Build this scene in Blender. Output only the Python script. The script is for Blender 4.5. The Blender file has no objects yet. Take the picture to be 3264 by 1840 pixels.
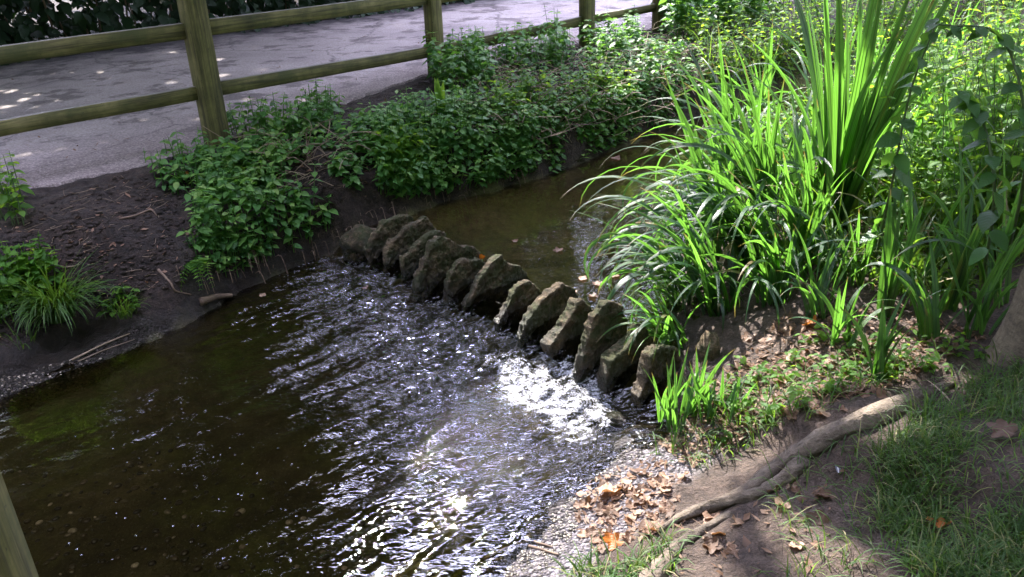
import bpy, bmesh, math, random
import numpy as np
from mathutils import Vector, Matrix
rs = np.random.RandomState(7); random.seed(7)
sc = bpy.context.scene
C = sc.collection
PI = math.pi

# ------------------------------------------------------------------ camera
CAM_H = 2.1; FPX = 2650.0; PITCH = math.radians(25); ROLL = math.radians(2.3)
_f = np.array([0, math.cos(PITCH), -math.sin(PITCH)]); _r0 = np.array([1.0, 0, 0]); _u0 = np.array([0, math.sin(PITCH), math.cos(PITCH)])
_R = math.cos(ROLL)*_r0 - math.sin(ROLL)*_u0; _U = math.sin(ROLL)*_r0 + math.cos(ROLL)*_u0
cam = bpy.data.objects.new('camera', bpy.data.cameras.new('camera')); C.objects.link(cam)
cam.data.sensor_width = 36.0; cam.data.lens = 36.0*FPX/3264; cam.data.clip_start = 0.05; cam.data.clip_end = 500
M4 = Matrix.Identity(4)
for i in range(3):
    M4[i][0] = _R[i]; M4[i][1] = _U[i]; M4[i][2] = -_f[i]
M4[2][3] = CAM_H
cam.matrix_world = M4
sc.camera = cam

# ------------------------------------------------------------------ light
SUN_EL = math.radians(44); SUN_AZ = math.radians(-15)      # azimuth from +Y, negative to the left
sdir = np.array([math.sin(SUN_AZ)*math.cos(SUN_EL), math.cos(SUN_AZ)*math.cos(SUN_EL), math.sin(SUN_EL)])
sun = bpy.data.objects.new('sun', bpy.data.lights.new('sun', 'SUN')); C.objects.link(sun)
sun.data.energy = 5.0; sun.data.angle = math.radians(0.5); sun.data.color = (1.0, 0.955, 0.9)
sun.rotation_euler = Vector(sdir).to_track_quat('Z', 'Y').to_euler()
w = bpy.data.worlds.new('World'); sc.world = w; w.use_nodes = True
nt = w.node_tree; nt.nodes.clear()
n_out = nt.nodes.new('ShaderNodeOutputWorld'); n_bg = nt.nodes.new('ShaderNodeBackground')
n_sky = nt.nodes.new('ShaderNodeTexSky'); n_sky.sky_type = 'NISHITA'; n_sky.sun_disc = False
n_sky.sun_elevation = SUN_EL; n_sky.sun_rotation = SUN_AZ
n_tc = nt.nodes.new('ShaderNodeTexCoord'); n_no = nt.nodes.new('ShaderNodeTexNoise')
n_no.inputs['Scale'].default_value = 2.6; n_no.inputs['Detail'].default_value = 6
n_rp = nt.nodes.new('ShaderNodeValToRGB'); n_rp.color_ramp.elements[0].position = 0.44; n_rp.color_ramp.elements[1].position = 0.56
n_mx = nt.nodes.new('ShaderNodeMix'); n_mx.data_type = 'RGBA'
nt.links.new(n_tc.outputs['Generated'], n_no.inputs['Vector']); nt.links.new(n_no.outputs[0], n_rp.inputs[0])
n_hs = nt.nodes.new('ShaderNodeHueSaturation'); n_hs.inputs['Saturation'].default_value = 0.5
nt.links.new(n_sky.outputs[0], n_hs.inputs['Color']); nt.links.new(n_hs.outputs[0], n_mx.inputs[6])
n_mx.inputs[7].default_value = (70.0, 70.0, 104.0, 1)
n_dp = nt.nodes.new('ShaderNodeVectorMath'); n_dp.operation = 'DOT_PRODUCT'; n_dp.inputs[1].default_value = (0.0, 0.38, 0.925)   # bright clouds added high in front to whiten the reflections in the ripples
n_dr = nt.nodes.new('ShaderNodeMapRange'); n_dr.inputs[1].default_value = 0.55; n_dr.inputs[2].default_value = 0.85
n_mu = nt.nodes.new('ShaderNodeMath'); n_mu.operation = 'MULTIPLY'
nt.links.new(n_tc.outputs['Generated'], n_dp.inputs[0]); nt.links.new(n_dp.outputs['Value'], n_dr.inputs[0])
nt.links.new(n_rp.outputs[0], n_mu.inputs[0]); nt.links.new(n_dr.outputs[0], n_mu.inputs[1])
nt.links.new(n_mu.outputs[0], n_mx.inputs[0]); nt.links.new(n_mx.outputs[2], n_bg.inputs['Color']); n_bg.inputs['Strength'].default_value = 0.08
nt.links.new(n_bg.outputs[0], n_out.inputs[0])
sc.view_settings.view_transform = 'Standard'; sc.view_settings.look = 'None'
sc.view_settings.exposure = 2.2; sc.view_settings.gamma = 1.0
sc.render.engine = 'CYCLES'
cy = sc.cycles
cy.max_bounces = 7; cy.diffuse_bounces = 3; cy.glossy_bounces = 3; cy.transmission_bounces = 4; cy.transparent_max_bounces = 16
cy.caustics_reflective = False; cy.caustics_refractive = False; cy.sample_clamp_indirect = 6.0
cy.use_denoising = True

# ------------------------------------------------------------------ pixel / ground helpers
def ray(px, py):
    return _f + (px-1632)/FPX*_R - (py-920)/FPX*_U
def G(px, py, z=0.0):
    d = ray(px, py); t = (z-CAM_H)/d[2]; return np.array([0, 0, CAM_H]) + t*d
def Zon(px, py, x, y):                       # height on the vertical line through (x, y) seen on picture row py
    d = ray(px, py); return CAM_H + d[2]*math.hypot(x, y)/math.hypot(d[0], d[1])

# ------------------------------------------------------------------ noise
_perm = np.random.RandomState(3).permutation(512); _perm = np.concatenate([_perm, _perm])
_ga = np.random.RandomState(4).rand(1024)*2*PI
def pn(x, y, seed=0):
    x = np.asarray(x, float)+seed*17.37; y = np.asarray(y, float)+seed*9.71
    xi = np.floor(x).astype(int); yi = np.floor(y).astype(int); xf = x-xi; yf = y-yi
    u = xf*xf*xf*(xf*(xf*6-15)+10); v = yf*yf*yf*(yf*(yf*6-15)+10)
    def g(ix, iy, fx, fy):
        a = _ga[_perm[(_perm[ix & 511]+iy) & 511]]; return np.cos(a)*fx+np.sin(a)*fy
    a = g(xi, yi, xf, yf); b = g(xi+1, yi, xf-1, yf); c = g(xi, yi+1, xf, yf-1); d = g(xi+1, yi+1, xf-1, yf-1)
    return (a+(b-a)*u+(c-a)*v+(a-b-c+d)*u*v)*1.4
def fbm(x, y, o=4, seed=0):
    s = 0; a = 1.0; x = np.asarray(x, float); y = np.asarray(y, float)
    for i in range(o):
        s = s+a*pn(x, y, seed+i); x = x*2.03; y = y*2.03; a *= .5
    return s
def sm(t): t = np.clip(t, 0, 1); return t*t*(3-2*t)
def sdist(P, line):
    """signed distance to a polyline, positive on its left"""
    x = P[0]; y = P[1]; best = np.full(np.shape(x), 1e9); sg = np.zeros(np.shape(x))
    for (ax, ay), (bx, by) in zip(line[:-1], line[1:]):
        dx, dy = bx-ax, by-ay; L2 = dx*dx+dy*dy
        t = np.clip(((x-ax)*dx+(y-ay)*dy)/L2, 0, 1)
        qx = x-ax-t*dx; qy = y-ay-t*dy; d = np.hypot(qx, qy)
        cr = dx*(y-ay)-dy*(x-ax)
        m = d < best-1e-9
        best = np.where(m, d, best); sg = np.where(m, np.sign(cr), sg)
    return best*sg
def inpoly(x, y, poly):
    x = np.asarray(x, float); y = np.asarray(y, float); r = np.zeros(x.shape, bool); n = len(poly)
    for i in range(n):
        x1, y1 = poly[i]; x2, y2 = poly[(i+1) % n]
        c = ((y1 > y) != (y2 > y)) & (x < (x2-x1)*(y-y1)/((y2-y1) if y2 != y1 else 1e-9)+x1)
        r ^= c
    return r

# ------------------------------------------------------------------ mesh builder
class MB:
    def __init__(s): s.v = []; s.f = []; s.a = []; s.n = 0
    def add(s, v, f, a=None):
        v = np.asarray(v, float).reshape(-1, 3); s.v.append(v)
        s.a.append(np.zeros((len(v), 3)) if a is None else np.asarray(a, float).reshape(-1, 3))
        for q in f: s.f.append([i+s.n for i in q])
        s.n += len(v)
    def add_many(s, V, faces, A):
        """V: (k,n,3) copies of one template"""
        k, n, _ = V.shape
        off = (np.arange(k)*n+s.n)
        for q in faces:
            s.f.append((off[:, None]+np.array(q)[None, :]))
        s.v.append(V.reshape(-1, 3)); s.a.append(A.reshape(-1, 3)); s.n += k*n
    def build(s, name, mat, parent=None, smooth=True, loc=None):
        me = bpy.data.meshes.new(name)
        V = np.concatenate(s.v) if s.v else np.zeros((0, 3)); A = np.concatenate(s.a)
        if loc is not None: V = V-np.asarray(loc)
        loops = []; sizes = []
        for q in s.f:
            if isinstance(q, np.ndarray): loops.append(q.reshape(-1)); sizes.append(np.full(len(q), q.shape[1]))
            else: loops.append(np.array(q)); sizes.append(np.array([len(q)]))
        loops = np.concatenate(loops).astype(np.int32); sizes = np.concatenate(sizes).astype(np.int32)
        me.vertices.add(len(V)); me.vertices.foreach_set('co', V.reshape(-1).astype(np.float32))
        me.loops.add(len(loops)); me.loops.foreach_set('vertex_index', loops)
        st = np.concatenate([[0], np.cumsum(sizes)[:-1]]).astype(np.int32)
        me.polygons.add(len(sizes)); me.polygons.foreach_set('loop_start', st)
        me.update(calc_edges=True)
        at = me.attributes.new('p', 'FLOAT_VECTOR', 'POINT'); at.data.foreach_set('vector', A.reshape(-1).astype(np.float32))
        me.polygons.foreach_set('use_smooth', np.full(len(sizes), smooth, bool))
        me.validate(); me.update()
        me.materials.append(mat)
        o = bpy.data.objects.new(name, me); C.objects.link(o)
        if parent: o.parent = parent
        elif loc is not None: o.location = loc
        return o
def tag(o, label=None, cat=None, group=None, kind=None):
    if label: o['label'] = label
    if cat: o['category'] = cat
    if group: o['group'] = group
    if kind: o['kind'] = kind
    return o
def empty(name, loc, label, cat, group=None):
    o = bpy.data.objects.new(name, None); C.objects.link(o); o.location = loc; o.empty_display_size = .1
    return tag(o, label, cat, group)
def tube(mb, pts, rad, n=8, rnd=0., cap=True, wob=0., seed=0):
    pts = np.asarray(pts, float); k = len(pts); rad = np.broadcast_to(rad, (k,)) if np.ndim(rad) else np.full(k, rad)
    V = []; A = []
    ref = np.array([.31, .17, .93])
    for i in range(k):
        t = pts[min(i+1, k-1)]-pts[max(i-1, 0)]; t = t/(np.linalg.norm(t)+1e-9)
        a = np.cross(t, ref); 
        if np.linalg.norm(a) < .1: a = np.cross(t, [1, 0, 0])
        a /= np.linalg.norm(a); b = np.cross(t, a)
        for j in range(n):
            th = 2*PI*j/n; r = rad[i]
            if wob: r = r*(1+wob*float(pn(j*.9+seed, i*.45, seed)))
            V.append(pts[i]+r*(math.cos(th)*a+math.sin(th)*b)); A.append((rnd, j/n, i/max(1, k-1)))
    F = []
    for i in range(k-1):
        for j in range(n):
            F.append((i*n+j, i*n+(j+1) % n, (i+1)*n+(j+1) % n, (i+1)*n+j))
    if cap:
        F.append(tuple(range(n))[::-1]); F.append(tuple((k-1)*n+j for j in range(n)))
    mb.add(V, F, A)
def spline(P, n):
    P = np.asarray(P, float); k = len(P); out = []
    Q = np.concatenate([[2*P[0]-P[1]], P, [2*P[-1]-P[-2]]])
    for u in np.linspace(0, k-1, n):
        i = min(int(u), k-2); t = u-i; a, b, c, d = Q[i:i+4]
        out.append(.5*((2*b)+(-a+c)*t+(2*a-5*b+4*c-d)*t*t+(-a+3*b-3*c+d)*t**3))
    return np.array(out)

# ------------------------------------------------------------------ materials
class NT:
    def __init__(s, name):
        s.m = bpy.data.materials.new(name); s.m.use_nodes = True; s.t = s.m.node_tree; s.t.nodes.clear()
        s.out = s.t.nodes.new('ShaderNodeOutputMaterial')
    def n(s, typ, **kw):
        o = s.t.nodes.new(typ)
        for k, v in kw.items():
            if k.startswith('i_'): s.set(o, k[2:].replace('_', ' '), v)
            else: setattr(o, k, v)
        return o
    def set(s, o, key, v):
        inp = o.inputs[int(key)] if str(key).isdigit() else o.inputs[key]
        if isinstance(v, bpy.types.NodeSocket): s.t.links.new(v, inp)
        else: inp.default_value = v
    def obj(s): return s.n('ShaderNodeTexCoord').outputs['Object']
    def attr(s, name): return s.n('ShaderNodeAttribute', attribute_name=name)
    def noise(s, scale, detail=4, vec=None, rough=.6, dist=0.):
        o = s.n('ShaderNodeTexNoise'); s.set(o, 'Scale', scale); s.set(o, 'Detail', detail); s.set(o, 'Roughness', rough); s.set(o, 'Distortion', dist)
        s.set(o, 'Vector', vec if vec is not None else s.obj()); return o.outputs[0]
    def ramp(s, fac, stops):
        o = s.n('ShaderNodeValToRGB'); s.set(o, 0, fac); e = o.color_ramp.elements
        while len(e) < len(stops): e.new(.5)
        for el, (p, c) in zip(e, stops):
            el.position = p; el.color = tuple(c)+(1,) if hasattr(c, '__len__') else (c, c, c, 1)
        return o.outputs[0]
    def mix(s, fac, a, b, mode='MIX'):
        o = s.n('ShaderNodeMix', data_type='RGBA', blend_type=mode)
        s.set(o, 0, fac)
        for k, v in ((6, a), (7, b)):
            s.set(o, k, tuple(v)+(1,) if isinstance(v, (tuple, list)) and len(v) == 3 else v)
        return o.outputs[2]
    def math(s, op, a, b=0.):
        o = s.n('ShaderNodeMath', operation=op); s.set(o, 0, a); s.set(o, 1, b); return o.outputs[0]
    def bump(s, h, dist=.01, strength=1., normal=None):
        o = s.n('ShaderNodeBump'); s.set(o, 'Height', h); s.set(o, 'Distance', dist); s.set(o, 'Strength', strength)
        if normal is not None: s.set(o, 'Normal', normal)
        return o.outputs[0]
    def bsdf(s, col, rough=.8, bump=None, spec=.5):
        o = s.n('ShaderNodeBsdfPrincipled'); s.set(o, 'Base Color', tuple(col)+(1,) if isinstance(col, (tuple, list)) else col)
        s.set(o, 'Roughness', rough); s.set(o, 'Specular IOR Level', spec)
        if bump is not None: s.set(o, 'Normal', bump)
        return o.outputs[0]
    def end(s, sh): s.t.links.new(sh, s.out.inputs[0]); return s.m
    def sep(s, v):
        o = s.n('ShaderNodeSeparateXYZ'); s.set(o, 0, v); return o.outputs

def leaf_mat(name, stops, trans, tf=.45, rough=.42, stripes=False, spec=.5):
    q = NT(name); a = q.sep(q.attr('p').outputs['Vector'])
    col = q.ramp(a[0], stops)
    nz = q.noise(9, 3)
    col = q.mix(.35, col, q.ramp(nz, [(.3, .35), (.7, 1.0)]), 'MULTIPLY')
    tcol = q.mix(a[0], tuple(c*.5 for c in trans), trans)
    bmp = None
    if stripes:
        tip = q.ramp(q.math('ADD', a[2], q.math('MULTIPLY', a[0], .06)), [(.94, 0.), (1., .9)])
        col = q.mix(tip, col, (.30, .20, .08)); tcol = q.mix(tip, tcol, (.3, .18, .05))
        wv = q.math('SINE', q.math('MULTIPLY', a[1], 42.))
        st = q.ramp(wv, [(.2, .62), (.75, 1.05)])
        rib = q.math('ABSOLUTE', q.math('SUBTRACT', a[1], .5))
        ribm = q.ramp(rib, [(.05, .45), (.16, 1.0)])
        tcol = q.mix(1., q.mix(1., tcol, st, 'MULTIPLY'), ribm, 'MULTIPLY')
        col = q.mix(.6, col, st, 'MULTIPLY')
        bmp = q.bump(wv, .0015, .5)
    else:
        rib = q.math('ABSOLUTE', q.math('SUBTRACT', a[1], .5))
        veins = q.math('SINE', q.math('MULTIPLY', q.math('SUBTRACT', a[2], q.math('MULTIPLY', rib, .5)), 50.))
        bmp = q.bump(veins, .0015, .25)
    p = q.bsdf(col, rough, bmp, spec)
    t = q.n('ShaderNodeBsdfTranslucent'); q.set(t, 'Color', tcol)
    m = q.n('ShaderNodeMixShader'); q.set(m, 0, tf); q.set(m, 1, p); q.set(m, 2, t.outputs[0])
    return q.end(m.outputs[0])

MAT = {}
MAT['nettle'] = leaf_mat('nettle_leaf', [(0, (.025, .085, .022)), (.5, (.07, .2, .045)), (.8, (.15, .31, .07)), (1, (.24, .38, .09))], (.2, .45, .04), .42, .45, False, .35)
MAT['weed'] = leaf_mat('weed_leaf', [(0, (.03, .09, .018)), (.5, (.06, .16, .028)), (1, (.13, .25, .045))], (.40, .66, .04), .52, .5, False, .22)
MAT['iris'] = leaf_mat('iris_blade', [(0, (.014, .06, .024)), (.5, (.035, .12, .035)), (.95, (.08, .18, .03)), (.965, (.30, .2, .08)), (1, (.36, .25, .11))], (.24, .60, .06), .46, .36, True, 1.0)
MAT['grass'] = leaf_mat('grass_blade', [(0, (.03, .085, .014)), (.6, (.06, .14, .022)), (.85, (.13, .15, .045)), (1, (.34, .27, .13))], (.24, .44, .03), .42, .5)
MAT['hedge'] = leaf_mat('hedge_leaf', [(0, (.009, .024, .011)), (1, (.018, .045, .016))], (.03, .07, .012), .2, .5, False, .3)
MAT['crown'] = leaf_mat('crown_leaf', [(0, (.03, .08, .02)), (1, (.05, .12, .03))], (.10, .22, .025), .3, .5)
MAT['straw'] = leaf_mat('straw', [(0, (.12, .08, .05)), (1, (.40, .30, .2))], (.3, .2, .1), .15, .7)
MAT['dead'] = leaf_mat('dead_leaf', [(0, (.07, .04, .022)), (.4, (.16, .088, .05)), (.75, (.26, .15, .09)), (1, (.38, .25, .16))], (.34, .15, .05), .25, .6)
MAT['orange'] = leaf_mat('orange_leaf', [(0, (.42, .13, .02)), (1, (.55, .2, .03))], (.8, .25, .02), .45, .5)
def stem_mat():
    q = NT('stem'); return q.end(q.bsdf(q.ramp(q.noise(20), [(.3, (.05, .10, .03)), (.7, (.09, .12, .045))]), .6))
MAT['stem'] = stem_mat()
def wood_mat():
    q = NT('weathered_wood'); o = q.obj()
    mp = q.n('ShaderNodeMapping'); q.set(mp, 'Vector', o); q.set(mp, 'Scale', (3, 3, 3))
    n1 = q.noise(4, 6, o, .65); a = q.sep(q.attr('p').outputs['Vector'])
    cb = q.n('ShaderNodeCombineXYZ'); q.set(cb, 0, q.math('MULTIPLY', a[1], 60.)); q.set(cb, 1, q.math('MULTIPLY', a[2], 2.5)); q.set(cb, 2, q.math('MULTIPLY', a[0], 19.))
    gr = q.noise(1., 4, cb.outputs[0], .6)
    col = q.ramp(n1, [(.28, (.06, .058, .018)), (.5, (.125, .115, .036)), (.7, (.19, .165, .065))])
    col = q.mix(.85, col, q.ramp(gr, [(.36, .3), (.6, 1.15)]), 'MULTIPLY'); col = q.mix(q.ramp(q.noise(2.3, 6, o, .7), [(.52, 0.), (.64, .7)]), col, (.05, .06, .015))
    sp = q.noise(45, 3, o)
    col = q.mix(q.ramp(sp, [(.66, 0.), (.72, .8)]), col, (.035, .035, .02))
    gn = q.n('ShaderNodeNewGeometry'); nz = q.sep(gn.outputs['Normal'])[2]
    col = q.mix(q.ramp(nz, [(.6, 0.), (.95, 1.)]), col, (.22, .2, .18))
    return q.end(q.bsdf(col, .8, q.bump(gr, .004, .6)))
MAT['wood'] = wood_mat()
def stone_mat():
    q = NT('mossy_stone'); o = q.n('ShaderNodeNewGeometry').outputs['Position']
    n1 = q.noise(7, 8, o, .7); n2 = q.noise(38, 6, o, .7)
    n3 = q.noise(140, 5, o, .8)
    col = q.ramp(n1, [(.3, (.05, .034, .017)), (.5, (.14, .098, .052)), (.72, (.42, .30, .175))])
    col = q.mix(.75, col, q.ramp(n2, [(.33, .25), (.66, 1.35)]), 'MULTIPLY')
    col = q.mix(.7, col, q.ramp(n3, [(.35, .35), (.68, 1.5)]), 'MULTIPLY')
    moss = q.ramp(q.math('ADD', q.noise(5.5, 7, o, .75), q.math('MULTIPLY', q.noise(60, 3, o), .25)), [(.55, 0.), (.68, .9)])
    col = q.mix(moss, col, (.045, .055, .012))
    z = q.sep(o)[2]
    wet = q.ramp(q.math('ADD', z, q.math('MULTIPLY', q.math('SUBTRACT', n1, .5), .25)), [(.08, 1.), (.2, 0.)])
    col = q.mix(wet, col, q.mix(1., col, (.28, .28, .25), 'MULTIPLY'))
    ro = q.ramp(wet, [(0, .9), (1, .25)])
    return q.end(q.bsdf(col, ro, q.bump(q.math('ADD', q.math('ADD', n1, q.math('MULTIPLY', n2, .8)), q.math('MULTIPLY', n3, .3)), .045, 1.)))
MAT['stone'] = stone_mat()
def bark_mat():
    q = NT('smooth_bark'); o = q.n('ShaderNodeNewGeometry').outputs['Position']
    mp = q.n('ShaderNodeMapping'); q.set(mp, 'Vector', o); q.set(mp, 'Scale', (6, 6, 22))
    n1 = q.noise(1., 5, mp.outputs[0], .65); n2 = q.noise(5, 4, o)
    col = q.ramp(n2, [(.3, (.085, .062, .044)), (.5, (.18, .138, .10)), (.7, (.29, .23, .165))])
    col = q.mix(.5, col, q.ramp(n1, [(.35, .35), (.65, 1.2)]), 'MULTIPLY'); n4 = q.noise(45, 5, o, .75); col = q.mix(.6, col, q.ramp(n4, [(.35, .4), (.65, 1.35)]), 'MULTIPLY')
    return q.end(q.bsdf(col, .85, q.bump(q.math('ADD', n1, n4), .02, .9)))
MAT['bark'] = bark_mat()
def twig_mat():
    q = NT('twig'); return q.end(q.bsdf(q.ramp(q.noise(25), [(.3, (.08, .05, .035)), (.7, (.22, .15, .10))]), .8))
MAT['twig'] = twig_mat()
def pebble_mat():
    q = NT('pebble'); a = q.sep(q.attr('p').outputs['Vector'])
    return q.end(q.bsdf(q.ramp(a[0], [(0, (.02, .015, .009)), (.6, (.07, .052, .03)), (1, (.34, .29, .22))]), .45))
MAT['pebble'] = pebble_mat()
def ground_mat():
    q = NT('bank_soil'); o = q.n('ShaderNodeNewGeometry').outputs['Position']
    a = q.sep(q.attr('p').outputs['Vector'])          # x = under water / bed, y = wet gravel, z = right bank
    n1 = q.noise(2.2, 6, o, .65); n2 = q.noise(22, 6, o, .75); n3 = q.noise(110, 3, o, .7)
    vor = q.n('ShaderNodeTexVoronoi'); q.set(vor, 'Vector', o); q.set(vor, 'Scale', 70.); vc = vor.outputs['Color']; vd = vor.outputs['Distance']
    soil = q.ramp(n1, [(.3, (.02, .0125, .0085)), (.55, (.042, .027, .019)), (.75, (.075, .05, .036))])
    soil = q.mix(.85, soil, q.ramp(n2, [(.34, .15), (.66, 1.7)]), 'MULTIPLY'); soil = q.mix(.7, soil, q.ramp(n3, [(.35, .4), (.65, 1.5)]), 'MULTIPLY')
    soil = q.mix(q.ramp(n3, [(.68, 0.), (.76, .6)]), soil, (.20, .15, .12))
    rb = q.ramp(n1, [(.3, (.07, .047, .034)), (.6, (.145, .10, .076)), (.8, (.24, .18, .14))])
    rb = q.mix(.8, rb, q.ramp(n2, [(.34, .25), (.66, 1.3)]), 'MULTIPLY'); rb = q.mix(.6, rb, q.ramp(n3, [(.35, .4), (.65, 1.4)]), 'MULTIPLY')
    col = q.mix(a[2], soil, rb)
    vc = q.ramp(q.sep(vc)[0], [(0, .25), (.8, .9), (1, 1.8)])
    gv = q.mix(.85, q.mix(a[2], (.13, .11, .10), (.46, .41, .43)), vc, 'MULTIPLY')
    gv = q.mix(.5, gv, q.ramp(n3, [(.3, .3), (.7, 1.2)]), 'MULTIPLY')
    col = q.mix(a[1], col, gv)
    bed = q.ramp(n1, [(.3, (.035, .03, .012)), (.5, (.09, .074, .03)), (.72, (.18, .145, .07))])
    bed = q.mix(q.ramp(q.noise(1.6, 4, o), [(.43, 0.), (.58, .85)]), bed, (.12, .125, .028))
    bed = q.mix(.7, bed, q.ramp(n2, [(.3, .3), (.7, 1.3)]), 'MULTIPLY')
    bed = q.mix(q.ramp(vd, [(.12, .35), (.3, 0.)]), bed, q.mix(.5, (.3, .24, .14), vc, 'MULTIPLY'))
    col = q.mix(a[0], col, bed)
    h = q.math('ADD', q.math('MULTIPLY', n2, 1.), q.math('MULTIPLY', n3, .35))
    h = q.math('SUBTRACT', h, q.math('MULTIPLY', q.math('MULTIPLY', vd, a[1]), 1.2))
    mud = q.math('MULTIPLY', q.ramp(q.math('ADD', q.sep(o)[2], q.math('MULTIPLY', q.math('SUBTRACT', n1, .5), .08)), [(.05, 1.), (.13, 0.)]), q.math('MULTIPLY', q.math('SUBTRACT', 1., a[0]), q.math('SUBTRACT', 1., a[2])))
    col = q.mix(q.math('MULTIPLY', mud, .55), col, (.012, .009, .007))
    ro = q.ramp(q.math('MAXIMUM', a[1], q.math('MULTIPLY', mud, .8)), [(0, .92), (1, .18)])
    return q.end(q.bsdf(col, ro, q.bump(h, .05, 1.)))
MAT['ground'] = ground_mat()
def path_mat():
    q = NT('worn_path'); o = q.n('ShaderNodeNewGeometry').outputs['Position']
    a = q.sep(q.attr('p').outputs['Vector'])           # x across from the near edge to the far edge
    n1 = q.noise(.8, 5, o, .6); n2 = q.noise(60, 4, o, .8); n3 = q.noise(2.6, 6, o, .7)
    col = q.ramp(n1, [(.3, (.24, .205, .205)), (.5, (.41, .35, .335)), (.72, (.51, .44, .42))])
    worn = q.ramp(n3, [(.52, 0.), (.6, .8)])
    col = q.mix(worn, col, (.14, .115, .11))
    cr = q.n('ShaderNodeTexVoronoi', feature='DISTANCE_TO_EDGE'); q.set(cr, 'Vector', q.n('ShaderNodeVectorMath', operation='ADD').outputs[0]); q.set(cr, 'Scale', .55)
    va = cr.inputs['Vector'].links[0].from_node; q.set(va, 0, o); cb = q.n('ShaderNodeCombineXYZ'); q.set(cb, 0, q.math('MULTIPLY', n3, .5)); q.set(cb, 1, q.math('MULTIPLY', n1, .5)); q.set(va, 1, cb.outputs[0])
    col = q.mix(q.ramp(cr.outputs['Distance'], [(.003, .6), (.010, 0.)]), col, (.08, .07, .07))
    gravel = q.ramp(q.math('ADD', a[0], q.math('MULTIPLY', q.math('SUBTRACT', n3, .5), .35)), [(.06, 1.), (.22, 0.)])
    col = q.mix(q.math('MULTIPLY', gravel, .75), col, q.ramp(n2, [(.35, (.10, .075, .065)), (.62, (.30, .24, .22)), (.72, (.5, .45, .42))]))
    dirt = q.ramp(q.math('ADD', a[0], q.math('MULTIPLY', q.math('SUBTRACT', n3, .5), .4)), [(.78, 0.), (.95, 1.)])
    col = q.mix(dirt, col, (.055, .045, .05))
    col = q.mix(.8, col, q.ramp(n2, [(.34, .45), (.66, 1.25)]), 'MULTIPLY')
    return q.end(q.bsdf(col, .9, q.bump(q.math('ADD', n2, n3), .006, .6)))
MAT['path'] = path_mat()
def water_mat():
    q = NT('stream_water'); o = q.n('ShaderNodeNewGeometry').outputs['Position']
    a = q.sep(q.attr('p').outputs['Vector'])           # x = turbulence, y = foam
    mp = q.n('ShaderNodeMapping'); q.set(mp, 'Vector', o); q.set(mp, 'Rotation', (0, 0, -math.radians(39.6))); q.set(mp, 'Scale', (.36, 1., 1.))
    n1 = q.noise(24, 2, mp.outputs[0], .5, 1.2); n2 = q.noise(60, 1, mp.outputs[0], .5)
    h = q.math('ADD', n1, q.math('MULTIPLY', n2, .12))
    b = q.n('ShaderNodeBump'); q.set(b, 'Height', h); q.set(b, 'Distance', .034); q.set(b, 'Strength', a[0])
    fr = q.n('ShaderNodeFresnel'); q.set(fr, 'IOR', 1.52); q.set(fr, 'Normal', b.outputs[0])
    gl = q.n('ShaderNodeBsdfGlossy'); q.set(gl, 'Roughness', .022); q.set(gl, 'Normal', b.outputs[0]); q.set(gl, 'Color', (1, 1, 1, 1))
    tr = q.n('ShaderNodeBsdfTransparent'); q.set(tr, 'Color', q.mix(a[2], (.48, .45, .32), (.9, .83, .66)))
    m = q.n('ShaderNodeMixShader'); q.set(m, 0, fr.outputs[0]); q.set(m, 1, tr.outputs[0]); q.set(m, 2, gl.outputs[0])
    fn = q.n('ShaderNodeTexVoronoi'); q.set(fn, 'Vector', o); q.set(fn, 'Scale', 130.)
    fm = q.math('ADD', q.math('MULTIPLY', q.math('ADD', q.math('MULTIPLY', q.math('SUBTRACT', q.noise(46, 5, mp.outputs[0], .75), .5), 1.7), .5), .9), q.math('MULTIPLY', fn.outputs['Distance'], -.35))
    ff = q.ramp(q.math('ADD', fm, a[1]), [(.66, 0.), (1.12, .95)])
    fb = q.bsdf((.62, .62, .66), .5, q.bump(fn.outputs['Distance'], .01, .8))
    m2 = q.n('ShaderNodeMixShader'); q.set(m2, 0, ff); q.set(m2, 1, m.outputs[0]); q.set(m2, 2, fb)
    return q.end(m2.outputs[0])
MAT['water'] = water_mat()
def bubble_mat():
    q = NT('bubble_film'); fr = q.n('ShaderNodeFresnel'); q.set(fr, 'IOR', 1.6)
    gl = q.n('ShaderNodeBsdfGlossy'); q.set(gl, 'Roughness', .05)
    tr = q.n('ShaderNodeBsdfTransparent'); m = q.n('ShaderNodeMixShader'); q.set(m, 0, fr.outputs[0]); q.set(m, 1, tr.outputs[0]); q.set(m, 2, gl.outputs[0])
    return q.end(m.outputs[0])
MAT['bubble'] = bubble_mat()
def feather_mat():
    q = NT('feather'); a = q.sep(q.attr('p').outputs['Vector'])
    return q.end(q.bsdf(q.ramp(q.math('ABSOLUTE', q.math('SUBTRACT', a[1], .5)), [(.05, (.6, .58, .56)), (.12, (.10, .10, .12))]), .6))
MAT['feather'] = feather_mat()

# ------------------------------------------------------------------ the lie of the land
LB = [(-6, -2.2), (-4.3, .9), (-3.25, 2.45), (-2.55, 3.4), (-2.08, 3.88), (-1.85, 4.2), (-1.5, 4.85), (-1.15, 5.2), (-.85, 5.42), (-.5, 5.75), (.3, 6.3), (1.4, 7.5), (2.6, 8.8), (5, 11), (13, 17)]
RB = [(-4.6, -3.2), (-2.3, 0.), (-1.15, 1.2), (-.55, 1.78), (-.18, 2.17), (.24, 2.68), (.45, 2.95), (.62, 3.12), (.78, 3.5), (.84, 3.95), (.95, 4.45), (1.18, 5.1), (1.6, 5.9), (2.35, 7.1), (3.6, 8.5), (6.2, 10.3), (14, 15.6)]
PN = [(-9, -1.2), (-5.1, 2.9), (-3.08, 4.86), (-2.43, 5.29), (-2.05, 5.95), (-1.35, 7.05), (-.72, 8.2), (.9, 9.75), (2.2, 11.), (6.5, 15)]
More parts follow.
